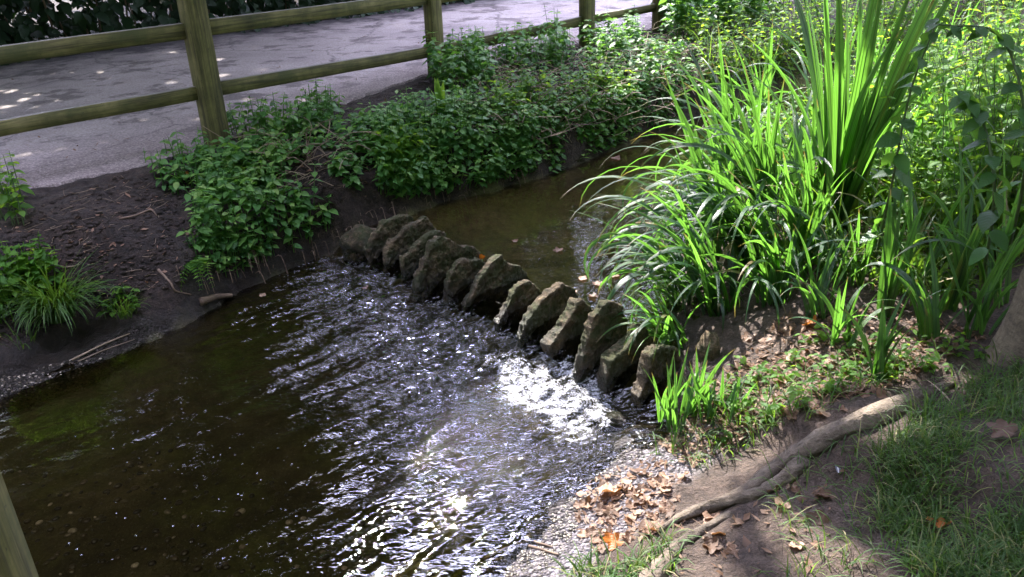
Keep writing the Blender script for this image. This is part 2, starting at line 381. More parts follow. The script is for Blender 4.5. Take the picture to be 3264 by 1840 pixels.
PF = [(-14, 2.2), (-9, 6.7), (-5.85, 9.9), (-2.74, 12.7), (0, 15.1), (3.4, 18.2), (8, 22)]
W0 = np.array([-.2, 3.94]); WD = np.array([.637, -.771]); FD = np.array([-.771, -.637])    # weir line and the way the water runs
UP = .12
def level(x, y):
    s = (x-W0[0])*FD[0]+(y-W0[1])*FD[1]
    return UP*(1-sm((s+.2)/.22))
def terr(x, y, fine=True):
    x = np.asarray(x, float); y = np.asarray(y, float)
    dl = sdist((x, y), LB); dr = -sdist((x, y), RB); dp = sdist((x, y), PN)
    jn = fbm(x*2.3, y*2.3, 3, 13)*.045+fbm(x*8, y*8, 2, 14)*.012; dl = dl+jn; dr = dr-jn*.6
    wl = level(x, y); n = fbm(x*1.3, y*1.3, 3, 11)*.5
    d = np.maximum(dl, dr)
    depth = .17-.05*(y > 5)
    zin = wl-.012-depth*sm(-d/.55)-.02*sm(-d/.1)
    gentle = sm((-1.75-x)/.35)*sm((4.5-y)/.5)
    dd = dl+n*.05
    zs = .34*sm((dd+.01)/.13)+.26*sm(dd/.85)
    zg = .05*sm(dd/.3)+.24*sm((dd-.26)/.3)+.31*sm((dd-.4)/.9)
    zl = np.minimum(wl+gentle*zg+(1-gentle)*zs, .6)
    ddr = dr+n*.06
    zr = wl+.03*sm(ddr/.3)+.12*sm((ddr-.15)/.6)+.27*sm((ddr-.45)/1.7)
    z = np.where(d < 0, zin, np.where(dl >= 0, zl, zr))
    onp = sm((dp+.06)/.1)
    z = z*(1-onp)+.585*onp
    if fine:
        am = (1-onp)*np.where(d < 0, .35, 1.)
        z = z+am*(fbm(x*3.1, y*3.1, 3, 2)*.03+fbm(x*6.5, y*6.5, 2, 4)*.018*sm(dl/.2)+fbm(x*11, y*11, 3, 5)*.016*sm((d+.05)/.2))
    return z
_gx = np.arange(-7, 13, .025); _gy = np.arange(.3, 17, .025); _GX, _GY = np.meshgrid(_gx, _gy)
_TZ = terr(_GX, _GY); _TD = np.maximum(sdist((_GX, _GY), LB), -sdist((_GX, _GY), RB))
def look(T, x, y):
    u = np.clip((x+7)/.025, 0, len(_gx)-1.01); v = np.clip((y-.3)/.025, 0, len(_gy)-1.01); i = u.astype(int); j = v.astype(int); u = u-i; v = v-j
    return T[j, i]*(1-u)*(1-v)+T[j, i+1]*u*(1-v)+T[j+1, i]*(1-u)*v+T[j+1, i+1]*u*v
def gpts(px, py):
    """first point of the ground met along the sight lines through the picture points"""
    px = np.asarray(px, float); py = np.asarray(py, float)
    D = _f[None]+((px-1632)/FPX)[:, None]*_R-((py-920)/FPX)[:, None]*_U
    zz = np.full(len(px), -.3); done = np.zeros(len(px), bool); prev = np.ones(len(px)); pz = .8
    for z in np.linspace(.8, -.3, 90):
        t = (z-CAM_H)/D[:, 2]; h = z-look(_TZ, D[:, 0]*t, D[:, 1]*t)
        m_ = (h <= 0) & ~done
        f_ = prev/np.maximum(prev-h, 1e-6); zz = np.where(m_, pz+(z-pz)*np.clip(f_, 0, 1), zz); done |= m_; prev = h; pz = z
    t = (zz-CAM_H)/D[:, 2]; x = D[:, 0]*t; y = D[:, 1]*t
    return np.stack([x, y, look(_TZ, x, y)], -1)
def gpt(px, py): return gpts([px], [py])[0]
def axis(lo, a, b, hi, fine):
    c = list(np.arange(a, b, fine)); l = []; v = a; st = fine
    while v > lo: st *= 1.18; v -= st; l.append(v)
    r = []; v = c[-1]; st = fine
    while v < hi: st *= 1.18; v += st; r.append(v)
    return np.array(l[::-1]+c+r)
def grid_mesh(name, X, Y, Z, A, keep, mat):
    ny, nx = Z.shape
    idx = np.arange(ny*nx).reshape(ny, nx)
    q = np.stack([idx[:-1, :-1], idx[:-1, 1:], idx[1:, 1:], idx[1:, :-1]], -1).reshape(-1, 4)
    if keep is not None:
        k = keep.reshape(-1)[q].all(1); q = q[k]
        used = np.unique(q); mp = np.full(ny*nx, -1); mp[used] = np.arange(len(used)); q = mp[q]
    else: used = np.arange(ny*nx)
    V = np.stack([X, Y, Z], -1).reshape(-1, 3)[used]; A = A.reshape(-1, 3)[used]
    mb = MB(); mb.v = [V]; mb.a = [A]; mb.f = [q]; mb.n = len(V)
    return mb.build(name, mat)
xs = axis(-60, -3.9, 3.6, 60, .03); ys = axis(-40, .9, 8.2, 80, .03)
X, Y = np.meshgrid(xs, ys)
dl = sdist((X, Y), LB); dr = -sdist((X, Y), RB); d = np.maximum(dl, dr); n = fbm(X*2.5, Y*2.5, 4, 21)
A = np.stack([1-sm((d+.03)/.05),
              np.where(dl > dr, sm((.16+n*.16-dl)/.12)*sm((-1.7-X)/.4), sm((.40+n*.12-dr)/.15)*sm((3.05-Y)/.3))*sm((d+.16)/.08),
              sm((dr+.1)/.3)], -1)
tag(grid_mesh('ground', X, Y, terr(X, Y), A, None, MAT['ground']), kind='structure')

# the path: a sheet with a rough broken near edge
def strip(name, a, b, n, m, mat):
    pa = spline([(x, y, 0) for x, y in a], n)[:, :2]; pb = spline([(x, y, 0) for x, y in b], n)[:, :2]
    t = np.concatenate([[0.], np.linspace(0, 1, m)**1.3])
    Xs = pa[:, None, 0]*(1-t)+pb[:, None, 0]*t; Ys = pa[:, None, 1]*(1-t)+pb[:, None, 1]*t
    jit = fbm(Xs*4, Ys*4, 3, 31)*.05*(1-sm(t*8))
    Xs = Xs-jit; Ys = Ys+jit
    Zs = .606+fbm(Xs*.8, Ys*.8, 3, 8)*.008; Zs[:, 0] = .53
    return grid_mesh(name, Xs, Ys, Zs, np.stack([np.broadcast_to(t, Xs.shape)]*3, -1), None, mat)
po = strip('path', PN, PF, 260, 60, MAT['path']); po.data.flip_normals() if po.data.polygons[0].normal.z < 0 else None
tag(po, kind='structure')

# ------------------------------------------------------------------ water
xs = np.arange(-4.3, 4.2, .0145); ys = np.arange(-.6, 9.2, .0145)
X, Y = np.meshgrid(xs, ys)
d = np.maximum(sdist((X, Y), LB), -sdist((X, Y), RB))
s = (X-W0[0])*FD[0]+(Y-W0[1])*FD[1]; t = (X-W0[0])*WD[0]+(Y-W0[1])*WD[1]
s2 = s+fbm(X*1.6, Y*1.6, 3, 40)*.12
# side jets: strong behind the weir, dying off downstream; calm pool at the lower left and behind the stones
tb = np.where(s > -.12, np.exp(-np.clip(s2-.15, 0, 9)/1.1)*sm((s+.12)/.15), 0)
tb = tb*np.clip(1.15-.35*np.abs(t)/1.2, .3, 1.2)
calm = sm((s-.95-.1*fbm(X*2, Y*2, 2, 44)+.12*np.abs(t+.2))/.45)
shore_ = sm((t-.3)/.5)
turb = np.clip(tb*(1-.93*calm*(1-.8*shore_))+.02*(s > 0)+.012, 0, 1)
edge = sm(-d/.25)
# anisotropic ripples stretched along the flow
nr_ = .3+.7*np.exp(-np.clip(s-.25, 0, 9)/.45)
wv = fbm(s*1.7+.3*fbm(X*2, Y*2, 2, 49), t*9, 2, 50)*.013+fbm(s*4.5, t*20, 2, 60)*.006*(.4+.6*nr_)+fbm(s*11, t*34, 2, 64)*.003*nr_
wv = wv*turb*2.6
lo = fbm(s*2.0, t*4.5, 2, 70)*.006*(s > -.05)*(.25+turb)
sh = np.sin((d*34)+fbm(X*3, Y*3, 2, 77)*3.)*.003*sm((.45+d)/.3)*sm((2.95-Y)/.3)*sm((X+.9)/.3)
up = fbm(X*5, Y*5, 3, 80)*.0012*(s < 0)
Z = level(X, Y)+(wv+lo)*(.35+.65*edge)+sh+up
foam_n = fbm(X*9, Y*9, 3, 88)
hump = np.exp(-((s-.08)/.08)**2)*.03*(1+fbm(t*6, s*3, 2, 83)); Z += hump*(np.abs(t) < 1.5)
foam = np.exp(-((s2-.1+.05*foam_n)/.13)**2)*np.clip(.12+.5*sm((t-.15)/.55), 0, 1)+np.exp(-((s2-.2)/.2)**2)*.3*sm((t-.2)/.5)
foam = foam*(.8+.45*fbm(s*3, t*16, 2, 89))+foam_n*.10*(foam > .05)+np.exp(-((s2-.1)/.1)**2)*.16*sm((t+.6)/.6)
foam = foam+.22*sm(fbm(s*2.2, t*15, 2, 92)-.25)*np.exp(-np.clip(s-.15, 0, 9)/.3)*sm((t-.1)/.4)*(s > .1)
foam = np.clip(foam, 0, .5)*sm((1.2-t)/.2)
A = np.stack([np.clip(turb*1.35*nr_+.012, 0, 1), foam, sm((-s-.1)/.3)], -1)
tag(grid_mesh('stream_water', X, Y, Z, A, d < .16, MAT['water']), kind='structure')

# ------------------------------------------------------------------ stones of the weir
Z1 = (1060, 640, 4.025); Z2 = (1560, 850, 4.025); Z3 = (1760, 1050, 4.025)
STONES = [
 (Z1, (1190, 851), .10, [(435, 650), (500, 520), (600, 390), (650, 290), (780, 235), (930, 190), (1005, 195), (1045, 250), (1090, 420), (1120, 800), (1000, 1000), (500, 900)], 'mossy brown slab with a blunt sloping top, nearest the dark boulder and far bank'),
 (Z1, (1235, 880), .085, [(680, 780), (720, 560), (790, 500), (880, 450), (930, 370), (1060, 290), (1165, 230), (1215, 190), (1280, 320), (1330, 390), (1420, 600), (1420, 1000), (1200, 1100), (690, 980)], 'second weir slab from the far bank, stepped edge rising to a thin pointed top'),
 (Z1, (1295, 910), .08, [(895, 790), (905, 740), (990, 680), (1090, 560), (1180, 480), (1320, 395), (1400, 390), (1460, 440), (1520, 700), (1500, 1100), (1300, 1250), (930, 1100)], 'rough slab half hidden behind the widest weir stone, with a knobbly lower corner'),
 (Z1, (1330, 965), .10, [(1080, 1100), (1100, 1000), (1180, 820), (1240, 680), (1290, 540), (1400, 450), (1470, 470), (1580, 540), (1680, 590), (1800, 590), (1890, 640), (1910, 760), (1930, 1250), (1700, 1400), (1050, 1330)], 'widest weir slab, olive mossy face, peak on one side and rounded hump on the other'),
 (Z1, (1430, 978), .085, [(1475, 1180), (1490, 1060), (1530, 920), (1620, 800), (1700, 750), (1770, 770), (1900, 755), (1960, 790), (1990, 850), (2020, 1350), (1900, 1500), (1490, 1380)], 'short stubby weir stone with bright green moss patch, between two larger slabs'),
 (Z1, (1487, 1008), .09, [(1690, 1360), (1800, 1210), (1890, 1010), (1990, 870), (2060, 770), (2160, 710), (2230, 760), (2290, 830), (2380, 830), (2450, 850), (2500, 950), (2540, 1020), (2570, 1450), (2400, 1600), (1700, 1500)], 'tall grey-brown weir slab with rounded knob on top and lower shoulder beside it'),
 (Z2, (1600, 1062), .075, [(110, 760), (250, 480), (320, 340), (350, 280), (420, 220), (520, 180), (610, 260), (670, 320), (740, 600), (720, 850), (500, 1000), (120, 860)], 'narrow weir stone with a pale lit lump low on its edge and moss on top'),
 (Z2, (1668, 1112), .085, [(395, 960), (440, 800), (560, 600), (690, 430), (790, 340), (900, 260), (940, 215), (1050, 250), (1140, 385), (1180, 700), (1150, 1000), (900, 1200), (420, 1100)], 'broad weir slab with thin jagged sunlit rim and small notch near its peak'),
 (Z2, (1754, 1165), .12, [(760, 1020), (830, 960), (900, 850), (1000, 720), (1100, 560), (1150, 450), (1190, 420), (1280, 500), (1360, 600), (1400, 1000), (1320, 1300), (1000, 1350), (780, 1150)], 'thick weir slab whose wide pitted front edge is brightly sunlit'),
 (Z2, (1848, 1225), .08, [(1140, 1420), (1200, 1200), (1250, 1000), (1300, 830), (1350, 640), (1450, 540), (1500, 460), (1560, 450), (1660, 470), (1740, 560), (1770, 650), (1800, 1000), (1800, 1500), (1500, 1700), (1150, 1560)], 'tall upright weir slab with yellow-green moss down its edge, iris blades hanging before it'),
 (Z2, (1930, 1268), .12, [(1500, 1420), (1570, 1210), (1700, 1100), (1830, 980), (1940, 820), (1990, 735), (2040, 800), (2100, 920), (2140, 1030), (2140, 1500), (1900, 1750), (1500, 1650)], 'weir slab with smooth tan sunlit edge, next to the rounded end stone'),
 (Z3, (2030, 1316), .11, [(1200, 700), (1255, 450), (1290, 340), (1340, 255), (1440, 225), (1580, 240), (1650, 330), (1690, 500), (1700, 850), (1500, 1100), (1150, 1080), (1120, 900)], 'low rounded brown end stone of the weir beside the near bank tuft'),
]
def noise3(V, sc_, seed):
    return pn(V[:, 0]*sc_+V[:, 2]*sc_*.37, V[:, 1]*sc_-V[:, 2]*sc_*.71, seed)+pn(V[:, 2]*sc_+7, (V[:, 0]+V[:, 1])*sc_*.7, seed+1)
def solid(name, V, F, vox, mat, disp):
    me = bpy.data.meshes.new('raw'); me.from_pydata([tuple(v) for v in V], [], F); me.update()
    bm = bmesh.new(); bm.from_mesh(me); bmesh.ops.recalc_face_normals(bm, faces=bm.faces); bm.to_mesh(me); bm.free()
    o = bpy.data.objects.new('raw', me); C.objects.link(o)
    r = o.modifiers.new('r', 'REMESH'); r.mode = 'VOXEL'; r.voxel_size = vox; r.adaptivity = 0
    sm_ = o.modifiers.new('s', 'SMOOTH'); sm_.iterations = 1; sm_.factor = .5
    dg = bpy.context.evaluated_depsgraph_get(); dg.update()
    m2 = bpy.data.meshes.new_from_object(o.evaluated_get(dg)); bpy.data.objects.remove(o)
    k = len(m2.vertices); co = np.empty(k*3, np.float32); no = np.empty(k*3, np.float32)
    m2.vertices.foreach_get('co', co); m2.vertices.foreach_get('normal', no)
    co = co.reshape(-1, 3).astype(float); no = no.reshape(-1, 3)
    co = co+no*disp(co)[:, None]
    m2.vertices.foreach_set('co', co.reshape(-1).astype(np.float32))
    m2.polygons.foreach_set('use_smooth', np.full(len(m2.polygons), True)); m2.update(); m2.materials.clear(); m2.materials.append(mat)
    m2.name = name
    ob = bpy.data.objects.new(name, m2); C.objects.link(ob); return ob
wn = np.array([WD[0], WD[1], 0])
for i, (zz, base, th, poly, lab) in enumerate(STONES):
    P0 = G(base[0], base[1], .02)
    front = []
    for (a, b) in poly:
        r = ray(zz[0]+a/zz[2], zz[1]+b/zz[2]); o = np.array([0, 0, CAM_H])
        tt = np.dot(P0-o, wn)/np.dot(r, wn); front.append(o+tt*r)
    front = np.array(front); front[:, 2] = np.maximum(front[:, 2], -.13)
    c = front.mean(0); k = len(front)
    back = front-wn*th*.62+(c-front)*.05
    bulge = front
    V = np.concatenate([front, back]); F = [tuple(range(k)), tuple(range(2*k-1, k-1, -1))]+[(j, (j+1) % k, k+(j+1) % k, k+j) for j in range(k)]
    ob = solid('weir_stone', V, F, .007, MAT['stone'], lambda v, i=i: noise3(v, 8, i*5)*.006+noise3(v, 24, i*5+2)*.007+noise3(v, 60, i*5+3)*.005)
    tag(ob, lab, 'stone', 'weir stones set on edge across the stream')
def rock(name, p, r, label, seed, cat='rock', mat='stone', grp=None, vox=.02):
    bm = bmesh.new(); bmesh.ops.create_icosphere(bm, subdivisions=4, radius=1.)
    me = bpy.data.meshes.new(name); bm.to_mesh(me); bm.free()
    co = np.array([v.co[:] for v in me.vertices]); q = co*np.array(r)
    dsp = noise3(co, 1.1, seed)*.22+noise3(co, 3.2, seed+2)*.09+noise3(co, 8, seed+4)*.04+noise3(co, 18, seed+6)*.015
    q = q*(1+dsp[:, None])
    me.vertices.foreach_set('co', q.reshape(-1).astype(np.float32)); me.polygons.foreach_set('use_smooth', np.full(len(me.polygons), True)); me.update()
    me.materials.append(MAT[mat]); o = bpy.data.objects.new(name, me); C.objects.link(o); o.location = p
    return tag(o, label, cat, grp)
b = G(1155, 770, .12); rock('boulder', (b[0], b[1], .1), (.14, .11, .13), 'dark rounded boulder wedged against the far bank at the end of the weir', 3)
b = G(1955, 1338, .0); rock('rock', (b[0], b[1], -.02), (.085, .045, .05), 'small wet brown rock with foam round it at the near end of the weir', 9)
b = gpt(2255, 1135); rock('rock', (b[0], b[1], b[2]+.01), (.06, .05, .09), 'sunlit pinkish rock standing in the grass right of the rounded end stone', 14)
b = G(2000, 900, .12); 

# ------------------------------------------------------------------ fence
def beam(mb, p, q, wid, hei, rnd, up=(0, 0, 1), seg=14):
    """rectangular beam p-q with softened edges; hei along up, wid sideways"""
    p = np.array(p, float); q = np.array(q, float); dv = q-p; L = np.linalg.norm(dv); dv /= L
    upv = np.array(up, float); upv = upv-dv*np.dot(upv, dv); upv /= np.linalg.norm(upv); sd = np.cross(dv, upv)
    c = .006; w2 = wid/2; h2 = hei/2
    prof = [(-w2+c, -h2), (w2-c, -h2), (w2, -h2+c), (w2, h2-c), (w2-c, h2), (-w2+c, h2), (-w2, h2-c), (-w2, -h2+c)]
    per = [0]; 
    for j in range(8): per.append(per[-1]+math.hypot(prof[(j+1) % 8][0]-prof[j][0], prof[(j+1) % 8][1]-prof[j][1]))
    V = []; A = []
    for i in range(seg+1):
        x = L*i/seg; wo = .003*float(pn(x*1.7, rnd*31, 5)); wo2 = .003*float(pn(x*1.4, rnd*77, 6))
        for j, (a, b_) in enumerate(prof):
            V.append(p+dv*x+sd*(a+wo)+upv*(b_+wo2)); A.append((rnd, per[j], x))
    F = []
    for i in range(seg):
        for j in range(8): F.append((i*8+j, i*8+(j+1) % 8, (i+1)*8+(j+1) % 8, (i+1)*8+j))
    F.append(tuple(range(8))[::-1]); F.append(tuple(seg*8+j for j in range(8)))
    mb.add(V, F, A)
fence = empty('fence', (-2.03, 5.82, .6), 'mossy wooden post and rail fence along the near edge of the pale path', 'fence')
def child(mb, name, mat, root):
    o = mb.build(name, mat); o.data.transform(Matrix.Translation(-Vector(root.location))); o.parent = root; return o
pA = G(697, 464, .59); pB = G(1394, 243, .59); pC = G(1871, 150, .59); pD = G(2098, 95, .59)
zlA = (Zon(670, 268, *pA[:2]), Zon(670, 312, *pA[:2])); zuA = (Zon(660, 67, *pA[:2]), Zon(660, 118, *pA[:2]))
zlB = (Zon(1380, 147, *pB[:2]), Zon(1380, 183, *pB[:2])); zuB = (Zon(1365, -24, *pB[:2]), Zon(1365, 16, *pB[:2]))
zlC = (Zon(1871, 50, *pC[:2]), Zon(1871, 81, *pC[:2])); zlD = (Zon(2088, 13, *pD[:2]), Zon(2088, 34, *pD[:2]))
pZ0 = G(0, 385, zlA[0]); 
dz = (pZ0-pA); dz[2] = 0; dz /= np.linalg.norm(dz); pZ = pA+dz*2.6
g = zuB[0]-zlB[0]
nodes = [(pZ, (zlA[0]+.0, zlA[1]), (zuA[0], zuA[1])), (pA, zlA, zuA), (pB, zlB, zuB), (pC, zlC, (zlC[0]+g, zlC[1]+g)), (pD, zlD, (zlD[0]+g, zlD[1]+g))]
pE = pD+(pD-pC)*1.3
nodes.append((pE, (zlD[0]-.02, zlD[1]-.02), (zlD[0]+g, zlD[1]+g)))
dirs = []
for i in range(len(nodes)-1):
    e = nodes[i+1][0][:2]-nodes[i][0][:2]; dirs.append(e/np.linalg.norm(e))
for i, (p, l, u) in enumerate(nodes):
    dv = dirs[min(i, len(dirs)-1)] if i < 2 else dirs[i-1]
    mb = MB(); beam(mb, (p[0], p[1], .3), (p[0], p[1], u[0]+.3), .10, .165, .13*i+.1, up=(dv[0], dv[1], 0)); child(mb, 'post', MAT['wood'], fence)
for i in range(len(nodes)-1):
    (p, l1, u1), (q, l2, u2) = nodes[i], nodes[i+1]
    off = np.array([-dirs[i][1], dirs[i][0]])*.018
    for k, (a, b_) in enumerate(((l1, l2), (u1, u2))):
        sh_ = 0.004*(i % 2)
        mb = MB(); ha = (a[0]-a[1]); hb = (b_[0]-b_[1])
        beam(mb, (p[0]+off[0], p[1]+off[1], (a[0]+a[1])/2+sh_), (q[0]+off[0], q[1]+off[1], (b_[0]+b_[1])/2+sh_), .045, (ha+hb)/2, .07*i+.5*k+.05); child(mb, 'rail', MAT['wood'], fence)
# the post close by at the lower left
r1 = ray(130, 1840); hd = 1.75; sx, sy = np.array([r1[0], r1[1]])/math.hypot(r1[0], r1[1])*hd
mb = MB(); beam(mb, (sx-.085, sy-.03, -.3), (sx-.085, sy-.03, 1.45), .13, .13, .77, up=(1, .25, 0))
tag(mb.build('fence_post', MAT['wood']), 'olive green wooden post standing close by at the edge of the calm water', 'post')

# ------------------------------------------------------------------ leaves and plants
def leaf_tpl(kind):
    """unit leaf along +x (length 1), width along y, z up. returns verts, faces, (across, along)"""
    if kind == 'serrate':
        prof = [(0, .0), (.06, .16), (.12, .17), (.16, .25), (.24, .25), (.28, .31), (.37, .29), (.41, .32), (.5, .28), (.54, .29), (.63, .23), (.67, .23), (.76, .15), (.8, .145), (.9, .05), (1, 0)]
    elif kind == 'ovate':
        prof = [(0, 0), (.12, .2), (.3, .3), (.55, .26), (.8, .12), (1, 0)]
    elif kind == 'lance':
        prof = [(0, 0), (.15, .08), (.4, .13), (.7, .09), (1, 0)]
    V = []; P = []
    for x, w_ in prof:
        for sg in (-1, 0, 1):
            z = .10*abs(sg)*w_*2 - .22*x*x + .06*math.sin(x*9)*abs(sg)*w_
            V.append((x, sg*w_, z)); P.append((.5+sg*.5*(w_/.33), x))
    F = []
    for i in range(len(prof)-1):
        a = i*3
        F.append((a, a+1, a+4, a+3)); F.append((a+1, a+2, a+5, a+4))
    return np.array(V), F, np.array(P)
TPL = {k: leaf_tpl(k) for k in ('serrate', 'ovate', 'lance')}
def put_leaves(mb, kind, pos, dirv, size, roll=None, up=None, rnd=None, wide=1.):
    tv, tf, tp = TPL[kind]; k = len(pos); pos = np.asarray(pos); dirv = np.asarray(dirv, float)
    dirv = dirv/np.linalg.norm(dirv, axis=1)[:, None]
    upv = np.tile([0, 0, 1.], (k, 1)) if up is None else np.asarray(up, float)
    upv = upv+rs.normal(0, .22, (k, 3))
    sd = np.cross(upv, dirv); sd /= np.linalg.norm(sd, axis=1)[:, None]+1e-9; nn = np.cross(dirv, sd)
    size = np.broadcast_to(size, (k,))
    V = pos[:, None, :]+size[:, None, None]*(tv[None, :, 0:1]*dirv[:, None, :]+wide*tv[None, :, 1:2]*sd[:, None, :]+tv[None, :, 2:3]*nn[:, None, :])
    rnd = rs.rand(k) if rnd is None else np.broadcast_to(rnd, (k,))
    A = np.concatenate([np.broadcast_to(rnd[:, None, None], (k, len(tv), 1)), np.broadcast_to(tp[None], (k, len(tv), 2))], -1)
    mb.add_many(V, tf, np.ascontiguousarray(A))
def nettle_stems(spots, hmin, hmax, lsize, kind='serrate', lean=.25, leafmb=None, stemmb=None, toward=None, gap=.055):
    """upright stems with opposite pairs of toothed leaves"""
    P = []; D = []; S = []; R = []
    for (x, y, z) in spots:
        h = rs.uniform(hmin, hmax); az = rs.uniform(0, 2*PI); le = rs.uniform(0, lean)*h
        tip = np.array([x+le*math.cos(az), y+le*math.sin(az), z+h])
        if toward is not None: tip[:2] += np.array(toward)*h*rs.uniform(.2, 1)
        b = np.array([x, y, z-.02]); mid = (b+tip)/2+np.array([0, 0, .06*h])
        pts = spline([b, mid, tip], 6)
        if stemmb is not None: tube(stemmb, pts, np.linspace(.0035, .0015, 6), 4, rs.rand(), cap=False)
        nl = max(2, int(h/gap)); a0 = rs.uniform(0, PI); rr = rs.rand()
        for j in range(nl):
            f = .22+.78*(j+.5)/nl; i = min(4, int(f*5)); c = pts[i]+(pts[i+1]-pts[i])*(f*5-i) if f < 1 else pts[-1]
            sz = lsize*(1.1-.6*f)*rs.uniform(.6, 1.35)*(1 if j else .8)
            for q in (0, PI):
                a = a0+q+j*PI/2+rs.normal(0, .25)
                dip = rs.uniform(-.45, .15)+.35*(f > .9)
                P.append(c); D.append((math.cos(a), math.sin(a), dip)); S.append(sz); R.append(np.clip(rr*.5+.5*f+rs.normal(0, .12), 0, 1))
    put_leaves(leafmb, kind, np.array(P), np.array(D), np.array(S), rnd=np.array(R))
def poly_spots(poly, n, avoid_water=True):
    P = np.array(poly, float); lo = P.min(0); hi = P.max(0); out = np.zeros((0, 3))
    for _ in range(30):
        m_ = max(200, int(n*2)); px = rs.uniform(lo[0], hi[0], m_); py = rs.uniform(lo[1], hi[1], m_)
        ok = inpoly(px, py, poly)
        p = gpts(px[ok], py[ok])
        if avoid_water: p = p[look(_TD, p[:, 0], p[:, 1]) >= -.012]
        out = np.concatenate([out, p])
        if len(out) >= n: break
    return list(out[:n])
def clump(name, label, cat, poly, n, hmin, hmax, lsize, mat='nettle', group=None, kind='serrate', **kw):
    sp = poly_spots(poly, int(n*1.9)); c = np.mean(sp, 0)
    root = empty(name, tuple(c), label, cat, group)
    lm = MB(); smb = MB()
    if len(sp) > 26: nettle_stems(sp, hmin, hmax, lsize, kind, leafmb=lm, stemmb=lm, **kw)
    else:
        for q in sp:
            smb = MB(); nettle_stems([q], hmin, hmax, lsize, kind, leafmb=lm, stemmb=smb, **kw); child(smb, 'stem', MAT['stem'], root)
    child(lm, 'foliage', MAT[mat], root); return root
NG = 'nettles on the far bank'
def box(x0, y0, x1, y1): return [(x0, y0), (x1, y0), (x1, y1), (x0, y1)]
clump('nettle_clump', 'pale green leafy weed at the path edge by the left border', 'plant', box(-60, 640, 90, 720), 12, .22, .36, .085, 'weed', NG)
clump('nettle_clump', 'light green nettle clump above the long grass tuft on the bare soil bank', 'plant', [(-60, 900), (150, 880), (210, 930), (170, 1000), (-60, 1060)], 34, .14, .28, .09, 'weed', NG)
clump('nettle_clump', 'low nettle clump on the path edge left of the nearest fence post', 'plant', [(440, 520), (560, 480), (680, 500), (660, 620), (500, 630)], 26, .09, .2, .085, 'nettle', NG)
clump('nettle_clump', 'nettle with big pale leaves just right of the nearest post foot', 'plant', [(720, 490), (860, 470), (900, 540), (760, 560)], 11, .12, .2, .11, 'nettle', NG)
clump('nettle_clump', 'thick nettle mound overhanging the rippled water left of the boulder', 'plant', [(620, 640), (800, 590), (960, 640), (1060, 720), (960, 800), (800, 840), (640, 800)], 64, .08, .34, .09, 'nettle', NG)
clump('nettle_clump', 'trailing leaves hanging down the steep soil face to the water', 'plant', [(600, 790), (800, 790), (880, 830), (760, 880), (640, 880)], 30, .08, .16, .075, 'nettle', NG)
clump('nettle_clump', 'bushy nettles between the nearest post and second post beside the path', 'plant', [(730, 430), (900, 400), (1050, 350), (1120, 400), (960, 450), (780, 470)], 46, .15, .3, .09, 'nettle', NG)
clump('nettle_clump', 'tall nettles crowding the foot of the second fence post', 'plant', [(1370, 250), (1480, 205), (1560, 210), (1560, 280), (1400, 300)], 44, .22, .45, .1, 'nettle', NG)
clump('nettle_clump', 'nettles against the lower rail between the second and third posts', 'plant', [(1580, 190), (1820, 150), (1830, 215), (1600, 250)], 40, .2, .4, .1, 'nettle', NG)
clump('nettle_clump', 'nettle clump at the foot of the third fence post', 'plant', [(1840, 140), (2030, 110), (2060, 190), (1880, 220)], 34, .2, .36, .1, 'nettle', NG)
clump('nettle_clump', 'tall dark nettles at the far end of the fence', 'plant', [(2080, 60), (2420, 20), (2440, 110), (2120, 150)], 60, .5, .9, .12, 'nettle', NG)
lab = 'leafy green nettles massed on the far bank above the upper pool'
for po_ in ([(1170, 420), (1330, 370), (1380, 440), (1220, 500)], [(1340, 360), (1520, 330), (1560, 420), (1390, 440)], [(1540, 330), (1740, 280), (1780, 370), (1580, 410)],
            [(1180, 500), (1340, 450), (1400, 560), (1240, 600)], [(1380, 450), (1540, 430), (1600, 510), (1430, 560)], [(1580, 420), (1760, 380), (1810, 450), (1640, 510)],
            [(1780, 300), (1960, 240), (2030, 330), (1830, 390)], [(1830, 390), (2010, 330), (2080, 400), (1880, 450)], [(1980, 200), (2160, 150), (2200, 260), (2040, 310)]):
    clump('nettle_clump', lab, 'plant', po_, 34, .08, .26, rs.uniform(.06, .11), ('nettle', 'weed', 'nettle')[int(po_[0][0]) % 3], 'nettles massed on the far bank')
clump('nettle_clump', 'nettles leaning out over the upper pool behind the first weir stones', 'plant', [(1170, 560), (1400, 560), (1560, 540), (1700, 505), (1720, 540), (1500, 600), (1300, 630), (1200, 620)], 46, .12, .22, .085, 'nettle', NG, toward=(.5, -.6))
clump('nettle_clump', 'lone thin nettle sprig standing high against the path by the second post', 'plant', box(1745, 215, 1775, 230), 2, .55, .62, .1, 'nettle', NG, gap=.1)
clump('nettle_clump', 'small weeds on the soil bank between grass tuft and drift sticks', 'plant', [(300, 960), (430, 930), (450, 1000), (330, 1020)], 9, .06, .12, .06, 'weed', NG)
